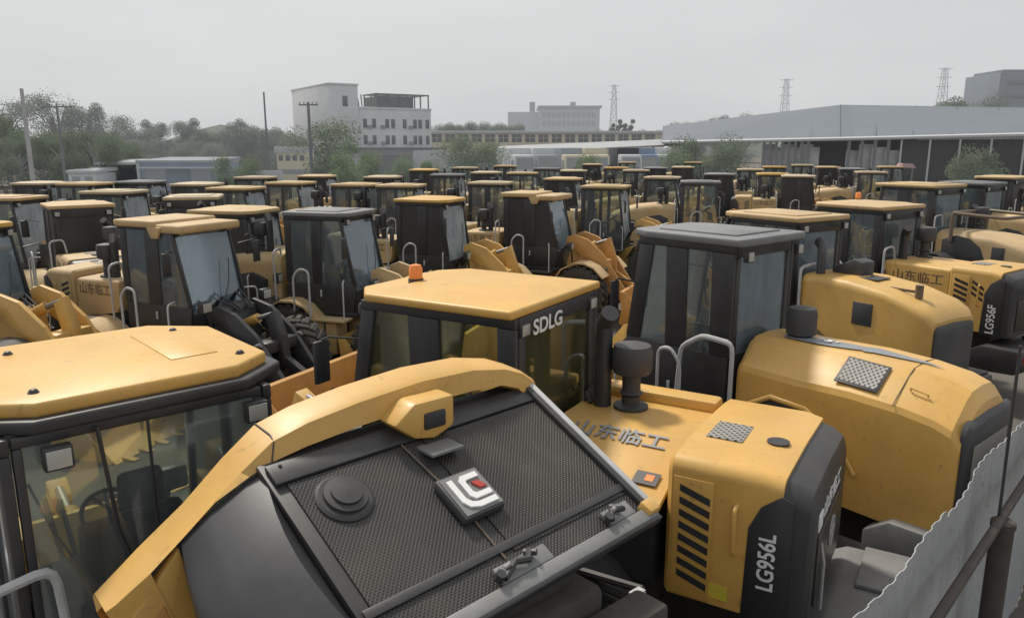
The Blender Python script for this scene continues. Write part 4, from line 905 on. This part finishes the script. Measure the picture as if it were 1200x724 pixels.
pylon(1108, 80, 300, 2.4, 'lattice pylon rising behind the right part of the warehouse roof')
# ---- white block
def oriented(label, nm, cat, u, Y, az): 
    x, _ = far(u, 172, Y); return thing(nm, label, cat, (x, Y, 0), R(90 - az) - math.pi / 2)
WB = oriented('white multi-storey block with a plain stair tower and a dark roof pergola', 'white_building', 'building', 388, 118, 0)
WB.rotation_euler.z = R(33)
# local: x along the front (right), y away; corner at origin
s_ = 118 / 900
zt_t = far(388, 97, 118)[1]; zt_m = far(440, 128, 124)[1]
b = MB(); b.box(0, 4.6, 0, 17.5, 0, zt_t, .05); b.box(-.12, 4.72, -.12, 17.6, zt_t - .25, zt_t + .02, .03); b.build('tower', 'wallwhite', WB)
b = MB(); b.box(4.602, 17.2, .6, 11, 0, zt_m, .05); b.box(4.75, 17.3, .5, 11.1, zt_m - .1, zt_m + .22, .03); b.build('wall', 'wallwhite', WB)
b = MB(); b.box(-1.5, 18.5, -2.2, .4, far(440, 173, 118)[1] - .35, far(440, 173, 118)[1], .03); b.build('porch_roof', 'roofdark', WB)
for zz, v_ in ((far(440, 143, 118)[1], 0), (far(440, 163, 118)[1], 0)):
    for xx in (5.5, 7.0, 9.2, 10.2, 12.2, 14.0, 14.9, 16.2):
        b = MB(); b.box(xx, xx + .62, .53, .62, zz - .75, zz + .6, .02); w_ = b.build('window', 'winfar', WB)
        b = MB(); b.box(xx - .06, xx + .68, .50, .60, zz - .86, zz - .76, .01); b.build('sill', 'wallgrey', w_)
        if xx in (7.0, 9.2, 14.0): b = MB(); b.box(xx - .85, xx - .12, .25, .59, zz - .85, zz - .35, .02); b.build('air_conditioner', 'winmid', WB)
b = MB(); b.box(2.1, 2.9, -.07, .02, far(405, 118, 118)[1] - .75, far(405, 118, 118)[1] + .75, .02); b.build('window', 'winfar', WB)
b = MB()
for xx in (8.1, 10.0, 12.0, 14.2, 15.6, 17.0):
    b.box(xx - .09, xx + .09, 1.0, 1.15, zt_m + .2, zt_m + 2.2); b.box(xx - .09, xx + .09, 6, 6.15, zt_m + .2, zt_m + 2.2)
b.box(7.9, 17.1, .9, 6.3, zt_m + 2.2, zt_m + 2.36); b.box(8.1, 14.2, 1.1, 6, zt_m + .2, zt_m + 1.9); b.build('pergola', 'winfar', WB)
b = MB()
for k in range(6): b.tube([(5.2 + k * .5, 1.2, zt_m), (5.0 + k * .55, 1.2, zt_m + 1.6 + .5 * math.sin(k * 2))], .1, 5)
b.build('roof_plants', 'leaf_h', WB)
# ---- ochre building with window row, long white canopy, ochre kiosk
Y = 165
xl, zt = far(503, 155, Y); xr, _ = far(778, 155, Y); zb_ = 0
OB = thing('ochre_building', 'long low ochre building with a row of windows under a white roof edge', 'building', (0, 0, 0))
b = MB(); b.box(xl, xr, Y, Y + 14, 0, zt - .3, .05); b.build('wall', 'wallyel', OB)
b = MB(); b.box(xl - .5, xr + .5, Y - .8, Y + 14.5, zt - .297, zt + .25, .05); b.build('roof', 'eave', OB)
for k in range(17):
    uu = 512 + k * 15.6; x, z = far(uu, 162, Y)
    b = MB(); b.box(x - 1.0, x + 1.0, Y - .06, Y + .05, z - .85, z + .75, .02); w_ = b.build('window', 'winfar', OB)
    b = MB(); b.box(x - .05, x + .05, Y - .10, Y - .055, z - .85, z + .75); b.box(x - 1.0, x + 1.0, Y - .10, Y - .058, z - .02, z + .05); b.build('frame', 'wallyel', w_)
b = MB()
for k in range(18): 
    x, z = far(504 + k * 15.6, 162, Y); b.box(x - .18, x + .18, Y - .35, Y - .01, 0, zt - .31, .02)
b.build('pilasters', 'wallyel', OB)
CN = thing('canopy', 'long white sloping canopy roof over the parked trucks', 'canopy', (0, 0, 0))
pL = far(560, 180, 100); pR = far(790, 169, 118)
b = MB(); b.loft([[(pL[0], 100, pL[1] - .18), (pL[0], 100, pL[1]), (pL[0] + 2, 112, pL[1] + .9), (pL[0] + 2, 112, pL[1] + .7)], [(pR[0], 112, far(790, 169, 112)[1] - .18), (pR[0], 112, far(790, 169, 112)[1]), (pR[0] + 2, 124, far(790, 169, 112)[1] + .9), (pR[0] + 2, 124, far(790, 169, 112)[1] + .7)]]); b.build('roof', 'canopy', CN)
for k in range(7):
    t = k / 6; x = pL[0] * (1 - t) + pR[0] * t + .3; b = MB(); b.box(x - .12, x + .12, 100.6 + 12 * t, 100.85 + 12 * t, 0, pL[1] * (1 - t) + far(790, 169, 112)[1] * t - .1); b.build('post', 'poledark', CN)
x0, z0_ = far(484, 172, 98); x1, _ = far(600, 172, 98)
b = MB(); b.box(x0, x1, 98, 98.3, 0, z0_ - .5, .02); tag(b.build('boundary_wall', 'wallgrey'), 'pale grey wall behind the two sparse trees right of the white block', 'wall')
x0, z0_ = far(425, 181, 98); x1, _ = far(484, 181, 98)
b = MB(); b.box(x0, x1, 97, 97.3, 0, z0_, .02); tag(b.build('boundary_wall', 'roofdark'), 'dark grey wall under the porch roof of the white block', 'wall')
x, z = far(341, 174, 100); KB = thing('ochre_kiosk', 'small two-storey ochre building with a grey flat roof left of the dark bracket pole', 'building', (x, 100, 0))
b = MB(); b.box(-1.9, 1.9, 0, 4, 0, z - .55, .03); b.build('wall', 'wallyel', KB)
b = MB(); b.box(-2.1, 1.9, -.3, 4.2, z - .547, z + .25, .03); b.build('roof', 'wallgrey', KB)
for k in range(4): b = MB(); b.box(-1.65 + k * .9, -1.1 + k * .9, -.06, .05, z - 1.55, z - .85, .01); b.build('window', 'winfar', KB)
b = MB(); b.box(-1.9, 1.9, -.06, .02, z - 3.2, z - 2.6, .01); b.build('shop_band', 'winmid', KB)
# hazy office block
x0, z0_ = far(595, 131, 260); x1, z1_ = far(632, 127, 260); x2, _ = far(703, 127, 260)
M['offhaze'] = mat('hazy_wall', (.36, .385, .41), .8, var=.05)  # distance haze painted into the office wall and window colours
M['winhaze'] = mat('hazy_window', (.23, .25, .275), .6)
OF = thing('office_block', 'hazy blue-grey office block on the skyline', 'building', (0, 0, 0))
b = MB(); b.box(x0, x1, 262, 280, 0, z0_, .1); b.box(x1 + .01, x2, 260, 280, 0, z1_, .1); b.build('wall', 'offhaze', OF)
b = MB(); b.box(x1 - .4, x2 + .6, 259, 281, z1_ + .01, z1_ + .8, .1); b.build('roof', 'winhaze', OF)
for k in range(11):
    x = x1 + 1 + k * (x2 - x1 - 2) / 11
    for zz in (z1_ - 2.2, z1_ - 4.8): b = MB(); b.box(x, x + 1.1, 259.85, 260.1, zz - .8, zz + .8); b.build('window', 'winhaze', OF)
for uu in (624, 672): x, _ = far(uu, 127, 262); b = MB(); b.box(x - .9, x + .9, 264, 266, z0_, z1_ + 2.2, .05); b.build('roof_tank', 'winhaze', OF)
x, z = far(1173, 85, 210)
TB = thing('tower_block', 'blue-grey tower block at the right edge of the skyline', 'building', (x, 210, 0))
b = MB(); b.box(0, 26, 0, 16, 0, z, .1); b.box(1, 24, 1, 14, z, z + .8, .1); b.build('wall', 'bluegrey', TB)
for zz in range(4): b = MB(); b.box(2, 25, -.12, .05, z - 3.2 - zz * 3.4, z - 2.1 - zz * 3.4, .02); b.build('window_band', 'winmid', TB)
# ---- grey warehouse
WH = thing('warehouse', 'huge low warehouse with a grey metal roof, white eave and open bays', 'warehouse', (0, 0, 0))
def e(u, v, Y): x, z = far(u, v, Y); return Vector((x, Y, z))
eL, eM, eR = e(776, 167, 108), e(985, 163, 92), e(1330, 155, 74)
rL, rA, rR = e(700, 152, 140), e(985, 123, 122), e(1330, 128, 106)
rL = e(777, 148, 134); 
def sheet(b, a, c, d, f_):   # quad + thickness
    o = Vector((0, 0, -.15)); b.loft([[a, c, c + o, a + o], [f_, d, d + o, f_ + o]])
b = MB(); sheet(b, eL, eM, rA, rL); b.build('roof', 'roofgrey', WH)
b = MB(); sheet(b, eM, eR, rR, rA); b.build('roof', 'roofgrey', WH)
b = MB()
for (p, q, r_, s2) in ((eL, eM, rA, rL), (eM, eR, rR, rA)):
    for k in range(0, 8):
        t = k / 7; a = p.lerp(q, t); c = s2.lerp(r_, t); up = Vector((0, 0, .03)); b.tube([a + up, c + up], .05, 4)
b.build('roof_seam', 'roofgrey', WH)
b = MB(); dz = Vector((0, -.3, 0))
b.tube([eL + dz, eM + dz, eR + dz], .22, 6); b.build('gutter', 'eave', WH)
# upper wall strip, columns, dark wall
def wallseg(a, c, z0, z1, name, m, back=0, th=.2):
    n = Vector((-(c - a).y, (c - a).x, 0)).normalized() * back; a2, c2 = a + n, c + n; n2 = Vector((-(c - a).y, (c - a).x, 0)).normalized() * th
    b = MB(); b.loft([[(p.x, p.y, z0), (p.x, p.y, z1), (p.x + n2.x, p.y + n2.y, z1), (p.x + n2.x, p.y + n2.y, z0)] for p in (a2, c2)]); return b.build(name, m, WH)
t1 = e(1062, 160, 87.5); eaveb = Vector((t1.x, 0, 0)); tt = (1062 - 985) / (1330 - 985)
sp = eM.lerp(eR, .245)
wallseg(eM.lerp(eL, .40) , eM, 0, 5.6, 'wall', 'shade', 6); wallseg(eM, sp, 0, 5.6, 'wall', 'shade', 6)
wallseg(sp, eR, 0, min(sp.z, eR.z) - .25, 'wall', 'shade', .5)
for k in range(13):
    t = k / 12; a = eM.lerp(eL, .40 * (1 - t * 1.0)) if t < .62 else eM.lerp(sp, (t - .62) / .38)
    a2 = a + Vector((.5, .6, 0)); b = MB(); b.box(a2.x - .14, a2.x + .14, a2.y - .14, a2.y + .14, 0, a.z - .1, .01); b.build('column', 'poledark', WH)
    c = a + Vector((1.3, .9, 0))
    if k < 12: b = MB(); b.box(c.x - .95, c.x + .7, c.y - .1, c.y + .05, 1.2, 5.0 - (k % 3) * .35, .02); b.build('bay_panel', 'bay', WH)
for k in range(7):
    a = sp.lerp(eR, k / 7 + .01) + Vector((.0, .3, 0)); b = MB(); b.box(a.x - .08, a.x + .08, a.y - .1, a.y + .02, 0, a.z - .3); b.build('wall_post', 'wallgrey', WH)
x, z = far(1064, 193, 62); b = MB(); b.prism([(-.6, 0), (-.4, .3), (.4, .25), (.7, -.1)], 0, .8, bev=.02); b.build('awning_tmp', 'awning', None, (x, 62, z - .2)).name = 'awning'
aw = bpy.data.objects['awning']; tag(aw, 'small faded red awning before the dark warehouse wall', 'awning')
b = MB(); b.cyl((x - .5, 62.2, 0), (x - .5, 62.2, z), .05); b.cyl((x + .5, 62.2, 0), (x + .5, 62.2, z), .05); aw2 = b.build('support', 'poledark'); aw2.parent = aw; aw2.matrix_parent_inverse = Matrix.Translation(-Vector(aw.location))
# ---- blue shed group
Y = 84
def shedbox(nm, label, u0, u1, vt, Y, dep, wallm, roofm, front=None, cat='shed'):
    x0, z = far(u0, vt, Y); x1, _ = far(u1, vt, Y); s = thing(nm, label, cat, (x0, Y, 0)); w = x1 - x0
    if front == 'open':
        b = MB(); b.box(0, w, dep - .1, dep, 0, z - .3); b.box(0, .12, 0, dep, 0, z - .3); b.box(w - .12, w, 0, dep, 0, z - .3); b.build('wall', wallm, s)
    else:
        b = MB(); b.box(0, w, 0, dep, 0, z - .3, .02); b.build('wall', wallm, s)
    b = MB(); b.prism([(-.2, z - .28), (-.2, z), (dep + .2, z + .25), (dep + .2, z - .1)], -.15, w + .15, axis='x', bev=.02); b.build('roof', roofm, s)
    return s, w, z
shedbox('storage_shed', 'dark open shed bay with a pale roof edge beside the blue shed', 112, 160, 190, Y, 5, 'bluedark', 'wallgrey', 'open')
s, w, z = shedbox('storage_shed', 'light blue metal shed with a white corner post', 161, 249, 188, Y - 1, 8, 'blue', 'bluegrey')
b = MB(); b.box(-.12, .22, -.14, -.01, 0, z + .05, .01); b.build('corner_post', 'eave', s)
for k in range(3): b = MB(); b.box(.8 + k * 2.4, 2.9 + k * 2.4, -.08, -.01, 0, z - .9, .01); b.build('door', 'bluegrey' if k != 1 else 'blue', s)
b = MB(); b.box(.5, w + 1.6, -1.6, -.1, z - .86, z - .72, .01); b.build('awning', 'bluegrey', s)
s, w, z = shedbox('storage_shed', 'small white shed with louvred gable left of the dark open bay', 79, 112, 200, Y - 4, 4, 'offwhite', 'wallgrey')
for k in range(2): b = MB(); b.box(.4 + 1.3 * k, 1.2 + 1.3 * k, -.05, -.01, .9, z - .6, .01); b.build('window', 'winmid', s)
x0, z = far(252, 200, 92); x1, _ = far(330, 200, 92); b = MB(); b.box(x0, x1, 92, 92.3, 0, z, .02); tag(b.build('boundary_wall', 'wallgrey'), 'pale wall between the blue shed and the ochre kiosk', 'wall')
# ---- trucks under the canopy
def truck(u, Y, label, cabm, boxm, L=6, az=0, ht=2.9):
    x, _ = far(u, 180, Y); t = thing('truck', label, 'truck', (x, Y, 0), R(az), 'trucks parked under the white canopy')
    b = MB(); b.prism([(-1.0, .7), (-1.05, 1.5), (-.85, 2.7), (.7, 2.75), (.75, .7)], -1.15, 1.15, axis='y', bev=.08)
    bmesh.ops.transform(b.bm, matrix=Matrix.Rotation(R(90), 4, 'Z'), verts=b.bm.verts); c = b.build('cab', cabm, t)
    b = MB(); b.loft([[(-1.0, -1.08, 1.55), (1.0, -1.08, 1.55), (.95, -.90, 2.5), (-.95, -.90, 2.5)], [(-1.0, -1.05, 1.55), (1.0, -1.05, 1.55), (.95, -.87, 2.5), (-.95, -.87, 2.5)]]); b.build('windshield', 'winmid', c)
    for s in (-1, 1): b = MB(); b.box(*sorted((s * 1.15, s * 1.165)), -.6, .3, 1.6, 2.3, .003); b.build('window', 'winmid', c)
    b = MB(); b.box(-1.2, 1.2, .85, L, 1.0, 1.0 + ht - .6, .05); b.build('cargo_box', boxm, t)
    b = MB(); b.box(-.5, .5, -.9, L, .6, .95, .02); b.build('chassis', 'chassis', t)
    for y in (0, L - 1.4):
        for s in (-1, 1):
            b = MB(); b.lathe([(.2, -.13), (.46, -.14), (.5, -.1), (.5, .1), (.46, .14), (.2, .13)], 18, 'y'); bmesh.ops.transform(b.bm, matrix=Matrix.Rotation(R(90), 4, 'Z'), verts=b.bm.verts); b.build('wheel', 'rubber', t, (s * 1.0, y, .5))
    t.scale = (1.1, 1.1, 1.38)
    return t
truck(612, 92, 'white truck at the left end of the truck row', 'offwhite', 'offwhite', 6, 18)
truck(640, 92, 'pale grey-blue truck second from the left end of the truck row', 'bluegrey', 'offwhite', 6, 14)
truck(672, 92, 'truck with yellow cab in the middle of the truck row', 'wallyel', 'bluegrey', 6, 10)
truck(700, 92, 'ochre truck with a tan load box right of the yellow-cabbed truck', 'wallyel', 'wallyel', 6, 6)
truck(738, 94, 'white-cabbed truck with dark box', 'offwhite', 'bluedark', 6, 4)
truck(757, 95, 'bright blue truck near the right end of the truck row', 'truckblue', 'truckblue', 6, 2)
truck(775, 96, 'white truck at the right end of the truck row', 'offwhite', 'offwhite', 6, 0)
# ---- corrugated fence at the lower right
fx, fy = at(1010, 715, 2.3); gx2, gy2 = at(1200, 490, 2.3)
fd = Vector((gx2 - fx, gy2 - fy, 0)).normalized(); fn = Vector((fd.y, -fd.x, 0))
FN = thing('corrugated_fence', 'grey corrugated metal fence with a rusty pipe rail at the lower right', 'fence', (fx, fy, 0))
b = MB(); Lf = 9.0; n = 460; A1 = []; 
V0 = []; V1 = []; V2 = []; V3 = []
for k in range(n):
    d_ = -1.8 + Lf * k / (n - 1); ph = (d_ / .19) % 1.0; off = .010 * (1 if ph < .32 else (1 - (ph - .32) / .12 if ph < .44 else (0 if ph < .88 else (ph - .88) / .12)))
    zt = 2.30 + .025 * math.sin(int(d_ / .76) * 2.3); off += .02 * math.sin(d_ * 1.7) + .012 * math.sin(d_ * 4.1) 
    p = fd * d_ + fn * off; V0.append((p.x, p.y, .02)); V1.append((p.x, p.y, zt)); q = p - fn * .006; V2.append((q.x, q.y, zt)); V3.append((q.x, q.y, .02))
b.loft([V0, V1, V2, V3], closed=False, cap=False); b.build('sheet', 'tin', FN, sharp=20)
b = MB(); pR_ = Vector((*at(1100, 724, 2.02), 2.02)) - FN.location; off = fn * .16
rail_p = Vector((0, 0, 2.0))
q0 = Vector((*at(1098, 724, 1.95), 1.95)); q1 = Vector((*at(1200, 566, 1.95), 1.95))
dq = (q1 - q0).normalized(); b.tube([q0 - dq * 1.5 - FN.location, q1 + dq * 3 - FN.location], .035, 10); rl = b.build('rail', 'rust', FN); 
px, py = at(1176, 612, 1.92)
b = MB(); b.lathe([(.078, 0), (.078, 1.88), (.086, 1.885), (.086, 1.93), (.07, 1.94)], 18, 'z', (px - fx + fn.x * .0, py - fy, 0)); b.build('post', 'rust', FN)
b = MB(); b.tube([(px - fx - .04, py - fy, 1.9), (px - fx - .05, py - fy, 2.6), (px - fx - .06, py - fy, 3.3)], .012, 6); b.build('wire', 'black', FN)
# aerial haze painted into the far materials as a constant pale emission
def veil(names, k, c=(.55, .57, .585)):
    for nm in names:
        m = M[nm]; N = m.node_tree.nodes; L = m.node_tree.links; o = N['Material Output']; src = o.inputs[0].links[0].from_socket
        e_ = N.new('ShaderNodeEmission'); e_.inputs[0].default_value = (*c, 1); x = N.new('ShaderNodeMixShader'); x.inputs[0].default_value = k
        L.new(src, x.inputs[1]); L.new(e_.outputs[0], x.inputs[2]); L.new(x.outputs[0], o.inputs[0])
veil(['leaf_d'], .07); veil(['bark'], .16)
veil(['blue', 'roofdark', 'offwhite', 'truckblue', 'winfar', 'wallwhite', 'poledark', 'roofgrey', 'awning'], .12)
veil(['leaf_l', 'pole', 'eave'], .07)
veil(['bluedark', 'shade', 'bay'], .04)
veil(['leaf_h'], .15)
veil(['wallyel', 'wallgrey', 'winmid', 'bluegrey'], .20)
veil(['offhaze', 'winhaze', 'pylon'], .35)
# ------------------------------------------------------------------ sky and sun
SE, SA = 56, -38      # elevation, azimuth from +Y clockwise
w = bpy.data.worlds.new('World'); scene.world = w; w.use_nodes = True; N = w.node_tree.nodes; L = w.node_tree.links
bg = N['Background']; sk = N.new('ShaderNodeTexSky'); sk.sky_type = 'NISHITA'; sk.sun_disc = False; sk.sun_elevation = R(SE); sk.sun_rotation = R(SA); sk.dust_density = 6; sk.air_density = 1.5; sk.ozone_density = 1
hs = N.new('ShaderNodeHueSaturation'); hs.inputs['Saturation'].default_value = .12
# overcast veil: evens the clear-sky gradient into a flat grey cloud layer
mx = N.new('ShaderNodeMix'); mx.data_type = 'RGBA'; mx.inputs['Factor'].default_value = .85
tc = N.new('ShaderNodeTexCoord'); n1 = N.new('ShaderNodeTexNoise'); n1.inputs['Scale'].default_value = 2.2; n1.inputs['Detail'].default_value = 6
mp = N.new('ShaderNodeMapping'); mp.inputs['Scale'].default_value = (1, 1, 4); L.new(tc.outputs['Generated'], mp.inputs[0]); L.new(mp.outputs[0], n1.inputs['Vector'])
cr = N.new('ShaderNodeMix'); cr.data_type = 'RGBA'; cr.inputs['A'].default_value = (5.1, 5.2, 5.32, 1); cr.inputs['B'].default_value = (6.95, 7.05, 7.1, 1); L.new(n1.outputs['Fac'], cr.inputs['Factor'])
L.new(sk.outputs[0], hs.inputs['Color']); L.new(hs.outputs[0], mx.inputs['A']); L.new(cr.outputs['Result'], mx.inputs['B']); L.new(mx.outputs['Result'], bg.inputs[0]); bg.inputs[1].default_value = .117
sd = bpy.data.lights.new('sun', 'SUN'); sd.energy = 3.6; sd.angle = R(7); sd.color = (1, .93, .82); so = bpy.data.objects.new('sun', sd); COL.objects.link(so)
d = Vector((math.sin(R(SA)) * math.cos(R(SE)), math.cos(R(SA)) * math.cos(R(SE)), math.sin(R(SE)))); so.rotation_euler = d.to_track_quat('Z', 'Y').to_euler()
scene.view_settings.view_transform = 'Standard'; scene.view_settings.look = 'None'; scene.view_settings.exposure = 0
